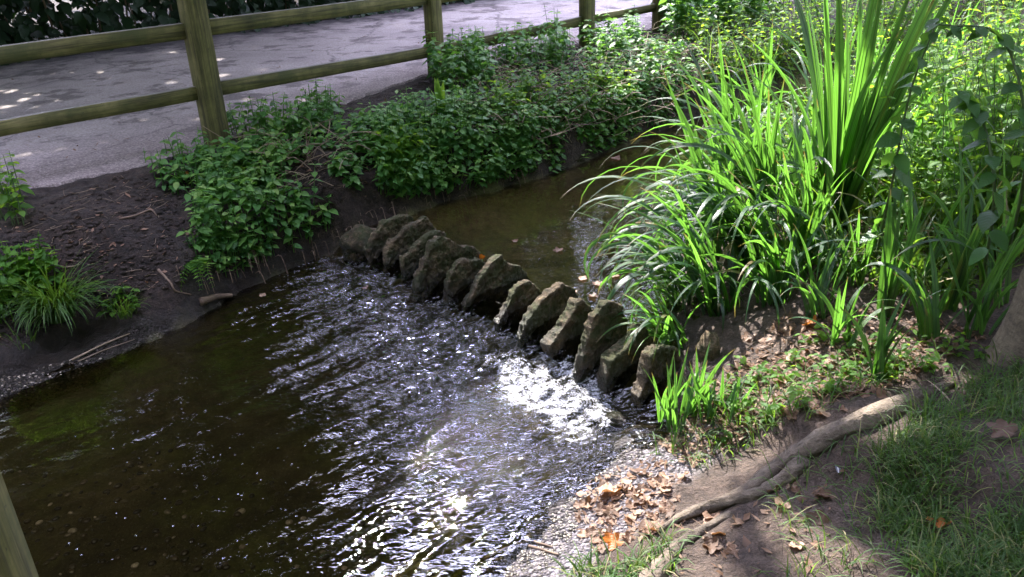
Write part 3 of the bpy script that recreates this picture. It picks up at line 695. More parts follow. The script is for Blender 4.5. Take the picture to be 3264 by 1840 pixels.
# strap ferns and a small fern
def strap(mb, base, az, L, wid, lean, droop, rnd, seg=12, twist=0.):
    u = np.linspace(0, 1, seg+1); ang = lean+droop*u**1.8
    dx = np.cumsum(np.sin(ang))*L/seg; dzv = np.cumsum(np.cos(ang))*L/seg
    hx, hy = math.cos(az), math.sin(az)
    V = []; A = []
    for i in range(seg+1):
        c = base+np.array([hx*dx[i], hy*dx[i], dzv[i]])-(np.array([hx*dx[0], hy*dx[0], dzv[0]]))
        ta = twist*u[i]; t_ = np.array([hx*math.sin(ang[i]), hy*math.sin(ang[i]), math.cos(ang[i])])
        sd = np.array([-hy, hx, 0]); nn = np.cross(t_, sd); sd2 = sd*math.cos(ta)+nn*math.sin(ta); n2 = np.cross(t_, sd2)
        w_ = wid*.5*min(1, .55+u[i]*3)*(1-max(0, (u[i]-.45)/.55)**1.6)+.0006
        for q, a in ((-1, 0), (0, .5), (1, 1)):
            V.append(c+sd2*q*w_+n2*(-.22*w_ if q == 0 else 0)); A.append((rnd, a, u[i]))
    F = []
    for i in range(seg):
        a = i*3; F += [(a, a+1, a+4, a+3), (a+1, a+2, a+5, a+4)]
    mb.add(V, F, A)
b = gpt(1405, 370); mb = MB()
for k in range(4): strap(mb, b+rs.normal(0, .01, 3)*[1, 1, 0], rs.uniform(0, 6.28), rs.uniform(.22, .36), .055, .1, .5, .9)
tag(mb.build('strap_fern', MAT['weed'], loc=tuple(b)), 'upright tongue shaped fern fronds among the far bank nettles', 'fern')
def fern(base, label, n, L, dirs_):
    mb = MB(); P = []; D = []; S = []
    for k in range(n):
        az = dirs_[k % len(dirs_)]+rs.normal(0, .2); u = np.linspace(0, 1, 14)
        pts = np.stack([base[0]+math.cos(az)*L*.7*u, base[1]+math.sin(az)*L*.7*u, base[2]+L*(.5*u-.85*u*u)], -1)
        tube(mb, pts, np.linspace(.002, .0008, 14), 4, .2, cap=False)
        for i in range(2, 14):
            tdir = pts[i]-pts[i-1]; tdir /= np.linalg.norm(tdir); sd = np.cross(tdir, [0, 0, 1]); sd /= np.linalg.norm(sd)
            for q in (-1, 1):
                P.append(pts[i]); D.append(sd*q+tdir*.35); S.append(L*.3*(1-u[i]*.85))
    put_leaves(mb, 'lance', np.array(P), np.array(D), np.array(S), wide=1.5)
    return tag(mb.build('fern', MAT['weed'], loc=tuple(base)), label, 'fern')
fern(gpt(625, 830), 'small feathery fern hanging over the water below the nettle mound', 5, .28, [-1.2, -.6, -2., -1.6])

# grass tufts
def tuft(name, label, base, n, L, wid, rad, mat, grp=None, droop=1.6, cat='grass', lean=.55, dmain=None):
    mb = MB(); base = np.array(base)
    for k in range(n):
        az = rs.uniform(0, 2*PI) if dmain is None else dmain+rs.normal(0, .9)
        r_ = rad*math.sqrt(rs.rand()); p = base+np.array([math.cos(az)*r_, math.sin(az)*r_, -.01])
        strap(mb, p, az+rs.normal(0, .5), L*rs.uniform(.55, 1.15), wid*rs.uniform(.7, 1.2), rs.uniform(.02, lean), droop*rs.uniform(.3, 1.2), rs.rand()*.75, 7, rs.normal(0, .6))
    return tag(mb.build(name, MAT[mat], loc=tuple(base)), label, cat, grp)
tuft('grass_tuft', 'bright long grass tuft drooping over the muddy shore at the left', gpt(190, 1010), 300, .4, .006, .07, 'grass', droop=2.0, dmain=-1.2)
tuft('grass_tuft', 'thin grass tuft on the bank edge right of the long grass tuft', gpt(400, 1000), 40, .2, .005, .06, 'grass', dmain=-1.2)
tuft('grass_tuft', 'fine mop of grass in the nettles below the nearest fence post', gpt(820, 575), 120, .24, .005, .06, 'grass', droop=2.2)
tuft('grass_tuft', 'sparse grass wisps on the shore edge at the left border', gpt(70, 1090), 26, .18, .005, .08, 'grass')

# ground cover on the far bank: too many small leaves to count
mb = MB(); st_ = MB()
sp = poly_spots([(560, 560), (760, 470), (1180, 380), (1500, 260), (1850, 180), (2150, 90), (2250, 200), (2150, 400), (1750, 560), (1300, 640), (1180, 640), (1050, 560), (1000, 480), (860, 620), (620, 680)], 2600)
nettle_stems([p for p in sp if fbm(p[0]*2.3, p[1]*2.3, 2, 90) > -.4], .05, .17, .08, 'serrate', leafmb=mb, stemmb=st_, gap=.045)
tag(mb.build('ground_cover', MAT['nettle']), kind='stuff')
mb = MB()
for (x, y, z) in poly_spots([(1500, 250), (1800, 170), (2200, 120), (2250, 250), (2100, 420), (1750, 480), (1480, 420)], 520)+poly_spots([(760, 480), (1150, 440), (1160, 520), (900, 640)], 60):
    az = rs.uniform(0, 2*PI); L = rs.uniform(.12, .4); a = np.array([x, y, z+.015]); e = a+np.array([math.cos(az)*L, math.sin(az)*L, rs.uniform(-.01, .16)])+[0, 0, rs.uniform(0, .05)]
    tube(mb, spline([a, (a+e)/2+rs.normal(0, .03, 3)+[0, 0, .04], e], 5), .0026, 4, rs.rand(), cap=False)
tag(mb.build('dead_straw', MAT['straw']), kind='stuff')
# small soil litter on the bare bank
mb = MB()
for (x, y, z) in poly_spots([(-40, 720), (380, 560), (560, 640), (640, 840), (480, 950), (250, 930), (100, 760)], 140)+poly_spots([(900, 470), (1180, 430), (1150, 620), (1000, 600)], 60):
    az = rs.uniform(0, 2*PI); L = rs.uniform(.02, .10); a = np.array([x, y, z+.006]); e = a+np.array([math.cos(az)*L, math.sin(az)*L, rs.uniform(-.005, .02)])
    tube(mb, spline([a, (a+e)/2+rs.normal(0, .003, 3), e], 4), rs.uniform(.001, .0022), 4, rs.rand()*.5, cap=False)
tag(mb.build('soil_litter', MAT['straw']), kind='stuff')

# rootlets and dead stems hanging down the cut face of the bank
mb = MB()
for (x, y, z) in poly_spots([(540, 860), (700, 800), (880, 800), (1000, 740), (1150, 690), (1300, 620), (1700, 520), (1760, 560), (1350, 660), (1180, 720), (900, 860), (620, 930)], 75):
    L = rs.uniform(.06, .2); a = np.array([x, y, z+.01]); dxy = np.array([.62, -.6])*rs.uniform(.1, .7)*L+rs.normal(0, .02, 2)
    m_ = a+np.array([dxy[0]*.6, dxy[1]*.6, .02]); e = a+np.array([dxy[0], dxy[1], -L*.5]); tube(mb, spline([a, m_, e], 5), rs.uniform(.0012, .003), 4, rs.rand(), cap=False)
tag(mb.build('rootlets', MAT['twig']), kind='stuff')
# ------------------------------------------------------------------ iris and the sunny thicket on the right
def iris(label, px, py, n, L, wid, lean, droop, az=None, spread=1.2, rad=.05, grp='iris plants on the near bank', tall=None, z=None, arch=.0):
    b = gpt(px, py); mb = MB()
    n = int(n*1.5)
    for k in range(n):
        a = rs.uniform(0, 2*PI) if az is None else az+rs.normal(0, spread)
        r_ = rad*math.sqrt(rs.rand()); a2 = rs.uniform(0, 6.28); p = b+np.array([math.cos(a2)*r_, math.sin(a2)*r_, -.02])
        ll = L*rs.uniform(.6, 1.12); big = rs.rand() < arch
        strap(mb, p, a, ll, wid*rs.uniform(.7, 1.15), rs.uniform(.02, lean), (droop*rs.uniform(.9, 1.7) if big else droop*rs.uniform(.1, .7)), rs.rand(), 16, rs.normal(0, .7))
    return tag(mb.build('iris_plant', MAT['iris'], loc=tuple(b)), label, 'plant', grp)
W_ = PI   # towards the left
iris('tallest iris fan, broad upright blades glowing yellow green above the thicket', 2660, 745, 24, 1.65, .05, .32, .5, None, rad=.07, arch=.15)
iris('iris with upright blades left of the tallest fan, tips folding over', 2440, 770, 20, 1.15, .036, .3, 1.4, W_+.3, .9, .06, arch=.4)
iris('iris sending long pale arching blades out over the upper pool', 2400, 860, 26, 1.1, .03, .5, 2.0, W_-.1, .55, .08, arch=.85)
iris('iris at the pool edge with blades drooping onto the weir stones', 2290, 1000, 22, .82, .028, .55, 1.9, W_+.1, .7, .07, arch=.7)
iris('iris with long pale ribbons bending low over the sunken leaves', 2180, 960, 22, .9, .026, .6, 2.2, W_-.05, .5, .09, arch=.9)
iris('iris leaning over the pool with stiff blades above arching ones', 2300, 800, 26, 1.1, .03, .5, 1.7, W_+.05, .7, .12, arch=.6)
iris('iris with tall stiff blades and one folded white edged leaf above the pool', 2350, 640, 22, 1.2, .036, .3, 1.3, W_+.2, 1.0, .12, arch=.4)
iris('broad bladed iris filling the gap below the tallest fan', 2560, 700, 24, 1.0, .034, .4, 1.3, None, rad=.14, arch=.4)
iris('fine bladed iris low at the pool edge behind the end stone', 2150, 1090, 18, .5, .02, .7, 1.8, W_+.6, .8, .08, arch=.6)
for px, py, n_, L in ((2400, 470, 12, 1.1), (2620, 420, 18, 1.3), (2560, 560, 20, 1.2), (2450, 640, 20, 1.2), (2330, 720, 20, 1.0), (2250, 880, 20, .9), (2400, 960, 16, .7), (2500, 860, 18, .9), (2640, 880, 12, .7)):
    iris('green iris blades crowded together in the reed mass along the pool', px, py, int(n_*.7), L*1.08, .024, .6, 2.0, W_+.3, 1.3, .14, grp='reed mass along the pool', arch=.7)
for px, py, n_, L in ((2900, 930, 7, .7), (2960, 1075, 8, .5), (3110, 1060, 9, .6), (2690, 1095, 9, .4), (2600, 1010, 10, .5), (2720, 905, 7, .55), (3170, 980, 8, .8)):
    iris('scattered iris shoots standing on the bank between the thicket and the tree root', px, py, n_, L, .024, .4, 1.3, None, rad=.05, grp='iris shoots near the tree', arch=.4)
iris('short iris shoots by the pale litter right of the pool edge', 2480, 960, 12, .55, .03, .3, 1.2, None, rad=.05, arch=.3)
iris('iris with leaning blades behind the short shoots, mixed straight and bent', 2560, 850, 14, .8, .03, .4, 1.5, W_+.6, 1., .07, arch=.4)
iris('slender pair of bright blades rising alone from bare sunlit soil', 2815, 1010, 6, .72, .032, .14, .5, None, rad=.02)
iris('bright upright blades left of the tree trunk', 3030, 985, 7, .75, .032, .18, .8, None, rad=.03, arch=.2)
iris('dark shaded iris tuft in front of the bare sunlit soil', 2790, 1210, 8, .42, .035, .35, .9, None, rad=.02)
iris('low bright green tuft growing against the rounded end stone', 2165, 1345, 22, .34, .018, .4, .9, None, rad=.09, arch=.2)
iris('small yellow green tuft at the muddy edge right of the end stone', 2290, 1330, 16, .26, .016, .5, .9, None, rad=.08)
iris('iris clump deep in the thicket behind the tallest fan', 2720, 520, 20, 1.1, .034, .25, .9, None, rad=.12, arch=.25)
iris('far iris blades standing left of the tallest fan near the straw', 2420, 420, 14, 1.0, .03, .25, 1.4, None, rad=.1, arch=.3)
for px, py in ((2960, 620), (3120, 520), (2880, 380), (3180, 330), (2800, 640), (3050, 720), (3230, 640), (3000, 250), (2780, 300), (3200, 180)):
    iris('long narrow blades rising out of the sunny thicket at the right', px, py, 12, .95, .028, .3, 1.1, None, rad=.14, grp='blades in the sunny thicket', arch=.3)
mb = MB(); sp = poly_spots([(2150, 60), (2500, -60), (3400, -80), (3400, 700), (3150, 860), (2950, 800), (2700, 720), (2560, 700), (2420, 620), (2250, 330)], 2200, True)
st_ = MB(); nettle_stems(poly_spots([(2700, 640), (2850, 200), (3050, 0), (3400, -40), (3400, 800), (3200, 880), (2950, 760)], 300), .45, 1.0, .085, 'ovate', leafmb=mb, stemmb=st_, gap=.075, lean=.6)
nettle_stems(sp, .12, .46, .085, 'ovate', leafmb=mb, stemmb=st_, gap=.07, lean=.5)
tag(mb.build('undergrowth', MAT['weed']), kind='stuff')
tag(st_.build('undergrowth_stalks', MAT['stem']), kind='stuff')
mb = MB()
for (x, y, z) in poly_spots([(2200, 80), (3400, -80), (3400, 760), (3000, 1000), (2500, 900), (2350, 700)], 1500, True):
    strap(mb, np.array([x, y, z]), rs.uniform(0, 6.28), rs.uniform(.2, .6), rs.uniform(.005, .014), rs.uniform(.1, .7), rs.uniform(.3, 2.2), rs.rand()**.7, 7, rs.normal(0, .5))
tag(mb.build('thicket_grass', MAT['grass']), kind='stuff')
mb = MB(); sp = poly_spots([(2560, 780), (2900, 760), (3150, 880), (3100, 960), (2800, 900), (2650, 900), (2560, 840)], 260)+poly_spots([(2150, 1250), (2600, 1080), (3000, 1060), (3150, 1150), (2700, 1250), (2300, 1420)], 190)
st_ = MB(); nettle_stems(sp, .03, .10, .05, 'ovate', leafmb=mb, stemmb=st_, gap=.04)
tag(mb.build('low_weeds', MAT['weed']), kind='stuff')
# tall nettle stalks close by, their shade put into darker leaf tones
def stalk(label, pts, lsz, n, seed):
    rs.seed(seed); pts = spline(pts, 14); mb = MB(); lm = MB(); root = empty('nettle_stalk', tuple(pts[0]), label, 'plant')
    tube(mb, pts, np.linspace(.007, .003, 14), 6, .4)
    P = []; D = []; S = []
    for j in range(n):
        f = (.15+.85*j/(n-1))*13; i = min(12, int(f)); c = pts[i]+(pts[i+1]-pts[i])*(f-i)
        for q in (0, PI):
            a = j*PI/2+q+rs.normal(0, .3); P.append(c); D.append((math.cos(a), math.sin(a), rs.uniform(-.7, -.1))); S.append(lsz*rs.uniform(.7, 1.15)*(1-.4*f/13))
    put_leaves(lm, 'serrate', np.array(P), np.array(D), np.array(S), rnd=rs.rand(len(P))*.4)
    child(mb, 'stem', MAT['stem'], root); child(lm, 'foliage', MAT['nettle'], root)
def onray(px, py, dist): return np.array([0, 0, CAM_H])+ray(px, py)/np.linalg.norm(ray(px, py))*dist
b0 = gpt(2790, 830); stalk('tall dark nettle stalk leaning over the thicket right of the tallest fan', [b0, onray(2840, 600, 3.9), onray(2900, 300, 3.75), onray(2990, 60, 3.7)], .13, 15, 5)
b0 = gpt(3130, 900); stalk('dark nettle stalk bowing over at the right edge of the thicket', [b0, onray(3170, 620, 3.3), onray(3130, 380, 3.25), onray(3060, 290, 3.2)], .115, 14, 6)
b0 = gpt(3200, 860); stalk('dark bramble shoot reaching across the upper right corner', [b0, onray(3270, 500, 3.4), onray(3200, 130, 3.3), onray(2990, 78, 3.2)], .11, 15, 8)
rs.seed(99)

# ------------------------------------------------------------------ tree on the right with surface roots
tb_ = gpt(3345, 1110); tree = empty('tree', tuple(tb_), 'smooth grey brown tree trunk at the right edge with roots spreading over the bank', 'tree')
mb = MB(); tx, ty, tz = tb_
TP = spline([(tx-.02, ty, tz-.12), (tx, ty, tz+.18), (tx+.03, ty+.03, tz+.5), (tx+.07, ty+.08, tz+1.), (tx+.05, ty+.3, 2.6), (tx-.1, ty+.9, 4.3), (tx-.6, ty+2.4, 5.8), (tx-1.2, ty+4., 6.6)], 90)
hh = TP[:, 2]-tz; tube(mb, TP, np.clip(.155-.018*hh, .02, 1)+.05*np.exp(-np.clip(hh+.1, 0, 9)/.14), 28, .3, wob=.05)
child(mb, 'trunk', MAT['bark'], tree)
ROOTP = []
def root(pix, rad, sink=.3):
    pts = []
    for (a, b_), r_ in zip(pix, rad):
        p = gpt(a, b_); p[2] += r_*(.62-sink); ROOTP.append((p[0], p[1])); pts.append(p)
    m_ = MB(); tube(m_, spline(pts, 30), spline([(r_, 0, 0) for r_ in rad], 30)[:, 0], 16, .5, wob=.42, seed=int(pix[0][0])); child(m_, 'root', MAT['bark'], tree)
root([(3040, 1222), (2990, 1245), (2930, 1272), (2800, 1335), (2640, 1405), (2500, 1480), (2390, 1560), (2280, 1620), (2130, 1655)], [.008, .02, .03, .044, .04, .03, .022, .016, .006])
root([(2560, 1480), (2440, 1570), (2330, 1600), (2200, 1640), (2090, 1700)], [.03, .025, .025, .018, .008])
root([(2330, 1640), (2170, 1740), (2080, 1850), (1990, 1990)], [.014, .024, .034, .04], .6)

# ------------------------------------------------------------------ overhead crowns: cast the shade and the dark reflections
SUNPOLY = [tuple(G(a, b_, .2)[:2]) for a, b_ in [(1440, 1000), (1600, 820), (1850, 760), (2050, 720), (2100, 520), (1920, 300), (2120, 120), (2250, 0), (3500, -60), (3700, 1000), (3180, 1080), (2950, 1290), (2520, 1400), (2290, 1520), (2120, 1680), (1980, 1900), (1700, 2100), (900, 2100), (900, 1650), (1250, 1350)]]
HS = np.array([sdir[0], sdir[1]])/sdir[2]
SPOTS = [(G(a, b_, .2)[:2], r_) for a, b_, r_ in [(2560, 1690, .07), (2540, 1810, .07), (2290, 1720, .09), (2020, 1820, .11), (2160, 1770, .08), (2630, 1620, .05), (2690, 1420, .06), (2970, 1350, .08), (2900, 1510, .09), (3150, 1400, .07), (3010, 1590, .06), (2800, 1670, .04), (2420, 1640, .05), (3200, 1720, .05), (2380, 1840, .06)]]
def lit(P):
    q = P[:, :2]-HS*(P[:, 2:3]-.2); x, y = q[:, 0], q[:, 1]
    jx = fbm(x*1.7, y*1.7, 3, 101)*.16; jy = fbm(x*1.7, y*1.7, 3, 104)*.16
    a = inpoly(x+jx, y+jy, SUNPOLY)
    near = (y < 3.6) & (x > .1)
    hole = np.where(near, fbm(x*1.9+.3, y*1.9, 2, 110) > .5, fbm(x*2.6, y*2.6, 2, 110) > 1.75)
    for (c_, r_) in SPOTS: hole = hole | (np.hypot(x-c_[0]+.3*jx, (y-c_[1])*.8+.3*jy) < r_*1.25)
    leafy = a & (fbm(x*2.2, y*2.2, 2, 120) > np.where(y > 5., .42, .7))          # a few leaf shadows inside the sunny part
    return ((a & ~leafy) | hole) & (y < 9.4)
def crown(name, root_, boxlo, boxhi, k, size, lobes):
    P = rs.uniform(boxlo, boxhi, (k, 3))
    dens = fbm(P[:, 0]*.5+P[:, 2]*.4, P[:, 1]*.5-P[:, 2]*.3, 2, lobes)
    P = P[dens > -.55]
    D = rs.normal(0, 1, (len(P), 3)); D[:, 2] = D[:, 2]*.5-.3; D /= np.linalg.norm(D, axis=1)[:, None]
    S = rs.uniform(.7, 1.2, len(P))*size
    k_ = ~(lit(P) | lit(P+D*S[:, None]*.5) | lit(P+D*S[:, None])); P = P[k_]; D = D[k_]; S = S[k_]  # gaps shaped so the crown's shadow leaves chosen ground in sun
    m_ = MB(); put_leaves(m_, 'ovate', P, D, S)
    return child(m_, name, MAT['crown'], root_)
rs.seed(12)
crown('crown', tree, (-.8, -1.5, 3.9), (5.5, 9.4, 6.8), 15000, .19, 130)
def shade_tree(label, base, top, lo, hi, k, limbs, seed):
    rs.seed(seed); rt = empty('shade_tree', base, label, 'tree'); m_ = MB()
    tube(m_, spline([base, (base[0], base[1], base[2]+2), top], 16), np.linspace(.35, .12, 16), 12, .4, wob=.08)
    child(m_, 'trunk', MAT['bark'], rt)
    for e in limbs:
        m_ = MB(); s0 = np.array(base)*.45+np.array(top)*.55
        tube(m_, spline([s0, (s0+np.array(e))/2+[0, 0, .5], e], 12), np.linspace(.12, .02, 12), 8, .4); child(m_, 'limb', MAT['bark'], rt)
    crown('crown', rt, lo, hi, k, .32, seed*3)
shade_tree('broad tree beyond the path whose crown shades the fence and stream', (-4.5, 17.5, .5), (-4., 15., 9.), (-9, 8.2, 5.0), (1.6, 22, 10.5), 26000, [(-1, 12, 7), (-7, 12, 7), (-2, 17, 9), (.5, 15, 8), (-4, 10, 6.5)], 41)
shade_tree('tall tree left of the stream with its crown over the calm water', (-7.5, 5.5, .6), (-6.2, 7., 8.), (-9, 4.6, 4.4), (.3, 11, 9.), 17000, [(-3, 8, 6), (-4, 9, 7), (-7, 9, 7)], 43)

shade_tree('unseen tree added behind the viewer to close off the open sky', (-3., -6., .5), (-3., -6., 8.), (-10, -7.5, .8), (2, -3.2, 10.), 12000, [(-6, -5, 6), (0, -5, 6)], 47)  # out of view, added to block the rear sky and darken stone faces
shade_tree('second unseen tree added behind the viewer to block sky light', (6.5, -3., .5), (6.5, -3., 8.), (3., -7., .8), (9.5, 1., 10.), 12000, [(5, -4, 6), (7, -1, 6)], 49)  # also added out of view, cuts the sky light from behind
shade_tree('unseen tree far behind the thicket, added to darken the pool reflection', (3., 24., .5), (3., 23., 10.), (-4., 19.5, .8), (11., 26, 12.5), 24000, [(0, 22, 7), (6, 23, 8), (3, 21, 6)], 45)  # added out of view so the upper pool mirrors leaves, not sky
# dark hedge behind the path
rs.seed(55)
hd_ = empty('bramble_hedge', (-5, 11.5, .55), 'dark green bramble hedge in deep shade along the far side of the path', 'hedge')
pf = spline([(x, y, 0) for x, y in PF[1:-1]], 400)[:, :2]; m_ = MB()
k = 15000; ii = rs.randint(0, 399, k); tg = pf[np.minimum(ii+1, 399)]-pf[ii]; tg /= np.linalg.norm(tg, axis=1)[:, None]; nr = np.stack([-tg[:, 1], tg[:, 0]], -1)
hgt = rs.rand(k)**1.15*2.4-.02; dep = .12+.3*hgt/2.2+rs.rand(k)**1.6*1.6+.22*fbm(ii*.09, hgt*2.2, 3, 140)
P = np.concatenate([pf[ii]+nr*dep[:, None]-nr*.25*(1-sm(hgt/.5))[:, None], (.58+hgt)[:, None]], 1)
D = np.concatenate([-nr*.6+rs.normal(0, .6, (k, 2)), rs.uniform(-1., .0, (k, 1))], 1)
put_leaves(m_, 'ovate', P, D, rs.uniform(.1, .24, k), up=np.concatenate([-nr*.8, np.full((k, 1), .7)], 1)); child(m_, 'foliage', MAT['hedge'], hd_)
m_ = MB()
for i in range(0, 380, 4):
    p = pf[i]+nr[0]*.6; q = p+rs.normal(0, .3, 2)
    tube(m_, spline([(p[0], p[1], .5), (p[0]*.5+q[0]*.5, p[1]*.5+q[1]*.5, 1.4), (q[0], q[1], 2.6)], 6), .012, 5, .5, cap=False)
child(m_, 'stems', MAT['twig'], hd_)

# ------------------------------------------------------------------ fallen leaves, sticks, small things
def dead_tpl(seed, lobes=5):
    r_ = np.random.RandomState(seed); V = [(0, 0, 0)]; P = [(.5, .5)]; n_ = 30
    ca, cb_ = r_.uniform(.5, 1.6), r_.uniform(-1, 1.)
    for ring in (.5, 1.):
        for i in range(n_):
            th = -PI+2*PI*i/n_; lob = .62+.38*abs(math.cos(th*lobes/2.))**1.3*(1-.35*abs(th)/PI)+.05*math.sin(th*23)
            x = ring*lob*math.cos(th)*.5; y = ring*lob*math.sin(th)*.5
            z = ca*.5*y*y+cb_*.35*x*x+.05*math.sin(x*11+seed)*ring+.06*math.sin(y*14+seed*2)*ring
            V.append((x, y, z)); P.append((.5+y, .5+x))
    F = [(0, 1+i, 1+(i+1) % n_) for i in range(n_)]+[(1+i, 1+n_+i, 1+n_+(i+1) % n_, 1+(i+1) % n_) for i in range(n_)]
    V += [(-.3, -.012, .0), (-.75, -.006, .08), (-.75, .006, .08), (-.3, .012, .0)]; P += [(.5, .1)]*4; F += [(len(V)-4, len(V)-3, len(V)-2, len(V)-1)]
    return np.array(V), F, np.array(P)
DEADM = []
for q in range(7):
    tv, tf, tp = dead_tpl(q, [5, 5, 3, 1, 5, 3, 5][q]); mb = MB(); mb.add(tv, tf, np.concatenate([np.full((len(tv), 1), [.15, .45, .7, .95, .55, .8, .3][q]), tp], 1))
    o = mb.build('fallen_leaf', MAT['dead']); DEADM.append(o.data); bpy.data.objects.remove(o)
OR = DEADM[0].copy(); OR.materials.clear(); OR.materials.append(MAT['orange']); OR.name = 'orange_leaf'
def drop(px, py, size, label, group=None, me=None, z=None, lift=.006, tilt=.3):
    p = gpt(px, py) if z is None else G(px, py, z)
    o = bpy.data.objects.new('fallen_leaf', me or DEADM[rs.randint(7)]); C.objects.link(o)
    o.location = (p[0], p[1], p[2]+lift); o.scale = (size, size, size); o.rotation_euler = (rs.normal(0, tilt), rs.normal(0, tilt), rs.uniform(0, 6.28))
    return tag(o, label, 'leaf', group)
rs.seed(77)
poly = [(1850, 1560), (1960, 1500), (2080, 1440), (2180, 1520), (2150, 1650), (2020, 1740), (1900, 1760), (1830, 1690)]
k = 0
while k < 95:
    a, b_ = rs.uniform(1830, 2180), rs.uniform(1440, 1770)
    if inpoly(np.array([a]), np.array([b_]), poly)[0]:
        drop(a, b_, rs.uniform(.028, .062), 'crisp brown dead leaf in the sunlit drift on the muddy near shore', 'dead leaves on the near shore'); k += 1
for k in range(34):
    drop(rs.uniform(2180, 2900), rs.uniform(1040, 1330), rs.uniform(.04, .08), 'dry brown dead leaf among the grass below the iris plants', 'dead leaves below the iris plants')
for k in range(16):
    drop(rs.uniform(2240, 2640), rs.uniform(1560, 1800), rs.uniform(.05, .09), 'brown dead leaf lying on bare soil between the roots', 'dead leaves between the roots')
drop(1950, 1738, .085, 'single bright orange leaf at the lower end of the brown leaf drift', me=OR, lift=.02)
drop(1935, 1578, .11, 'large pale curled leaf at the upper end of the brown leaf drift', me=DEADM[3], lift=.02)
drop(1534, 822, .05, 'tiny glowing orange leaf caught behind the widest weir stone', me=OR, z=.16, tilt=.8)
drop(2580, 1045, .09, 'orange brown curled leaf in the sunny grass below the tallest fan', me=OR, lift=.03, tilt=.7)
drop(3190, 1395, .10, 'reddish brown leaf lying in the dark grass near the right border', me=DEADM[0], lift=.03)
drop(2985, 1690, .085, 'upright orange brown leaf in the dark grass at the lower right', me=OR, lift=.03, tilt=1.)
drop(1370, 398, .10, 'large brown curled leaf lying on the far bank nettles', me=DEADM[2], lift=.08)
drop(1225, 350, .09, 'rusty leaf on the far bank near the path edge', me=DEADM[1], lift=.05)
drop(595, 572, .07, 'rusty leaf in the weeds left of the nearest post', me=OR, lift=.03)
drop(1960, 505, .11, 'tan leaf floating on the upper pool by the far bank', me=DEADM[2], z=UP+.004, lift=.004, tilt=.03)
for a, b_ in ((1860, 890), (1905, 905), (1830, 930), (1890, 945), (1960, 880), (1640, 770), (1780, 800)):
    drop(a, b_, rs.uniform(.05, .08), 'brown leaf lying in the shallow upper pool behind the weir', 'sunken leaves in the upper pool', z=UP+.003, lift=.003, tilt=.03)
drop(1165, 930-10, .045, 'pale small leaf drifting at the foot of the first weir stones', me=DEADM[5], z=.012)
drop(840, 945, .05, 'single green leaf floating by the far shore', me=DEADM[3], z=.01, tilt=.05)
# litter: too small and many to count
mb = MB()
for (x, y, z) in poly_spots([(2080, 1400), (2250, 1250), (2500, 1000), (2900, 980), (3150, 1080), (2900, 1220), (2500, 1330), (2200, 1500)], 2600)+poly_spots(poly, 260)+poly_spots([(2050, 1840), (2150, 1650), (2500, 1500), (2700, 1500), (2600, 1840)], 90)+poly_spots([(-40, 720), (380, 560), (560, 640), (640, 840), (480, 950), (250, 1000), (0, 1100)], 260)+poly_spots([(700, 480), (1180, 430), (1700, 300), (1800, 480), (1150, 640), (1000, 600)], 240)+[p_+np.array([0, 0, .02]) for p_ in poly_spots([(0, 230), (1000, 80), (1640, 20), (1800, 120), (1300, 260), (700, 420), (300, 540), (0, 600)], 160)]:
    az = rs.uniform(0, 6.28); L = rs.uniform(.012, .055)*(1.2 if rs.rand() < .3 else .8); wv_ = L*rs.uniform(.12, .5); ca, sa = math.cos(az), math.sin(az); tl = rs.normal(0, .3, 2)
    c = np.array([x, y, z+.008]); u = np.array([ca, sa, tl[0]])*L*.5; v = np.array([-sa, ca, tl[1]])*wv_*.5
    mb.add([c-u, c+v, c+u, c-v], [(0, 1, 2, 3)], [(rs.rand(), 0, 0), (rs.rand(), 1, .5), (.5, .5, 1), (.5, 0, .5)])
tag(mb.build('leaf_litter', MAT['dead']), kind='stuff')
# grass in the shade, lower right
ROOTD = [tuple(np.array(ROOTP[i])*(1-f)+np.array(ROOTP[i+1])*f) for i in range(2, 8) for f in (0, .25, .5, .75)]
mb = MB()
sp = poly_spots([(2780, 1460), (2900, 1340), (3050, 1180), (3300, 1150), (3300, 1900), (2960, 1900), (2800, 1700)], 4400, True)+poly_spots([(2450, 1500), (2750, 1400), (2850, 1900), (2500, 1900)], 260)
for (x, y, z) in sp:
    if min((x-a_)**2+(y-c_)**2 for a_, c_ in ROOTD) < .0049: continue
    dn = float(fbm(x*2.4, y*2.4, 3, 150))
    if dn < -.12 and rs.rand() < .85: continue
    strap(mb, np.array([x, y, z-.004]), rs.uniform(0, 6.28), rs.uniform(.05, .15)*(1+.5*dn), rs.uniform(.0018, .0034), rs.uniform(.1, .9), rs.uniform(.4, 1.8), min(1., rs.rand()**1.3), 4, 0)
for (x, y, z) in poly_spots([(1850, 1900), (1800, 1820), (2050, 1780), (2150, 1700), (2150, 1840)], 260)+poly_spots([(2080, 1450), (2300, 1300), (2700, 1150), (3000, 1150), (2600, 1330), (2250, 1500)], 420):
    strap(mb, np.array([x, y, z-.004]), rs.uniform(0, 6.28), rs.uniform(.05, .14), rs.uniform(.002, .005), rs.uniform(.1, .9), rs.uniform(.4, 1.6), rs.rand(), 4, 0)
tag(mb.build('bank_grass', MAT['grass']), kind='stuff')
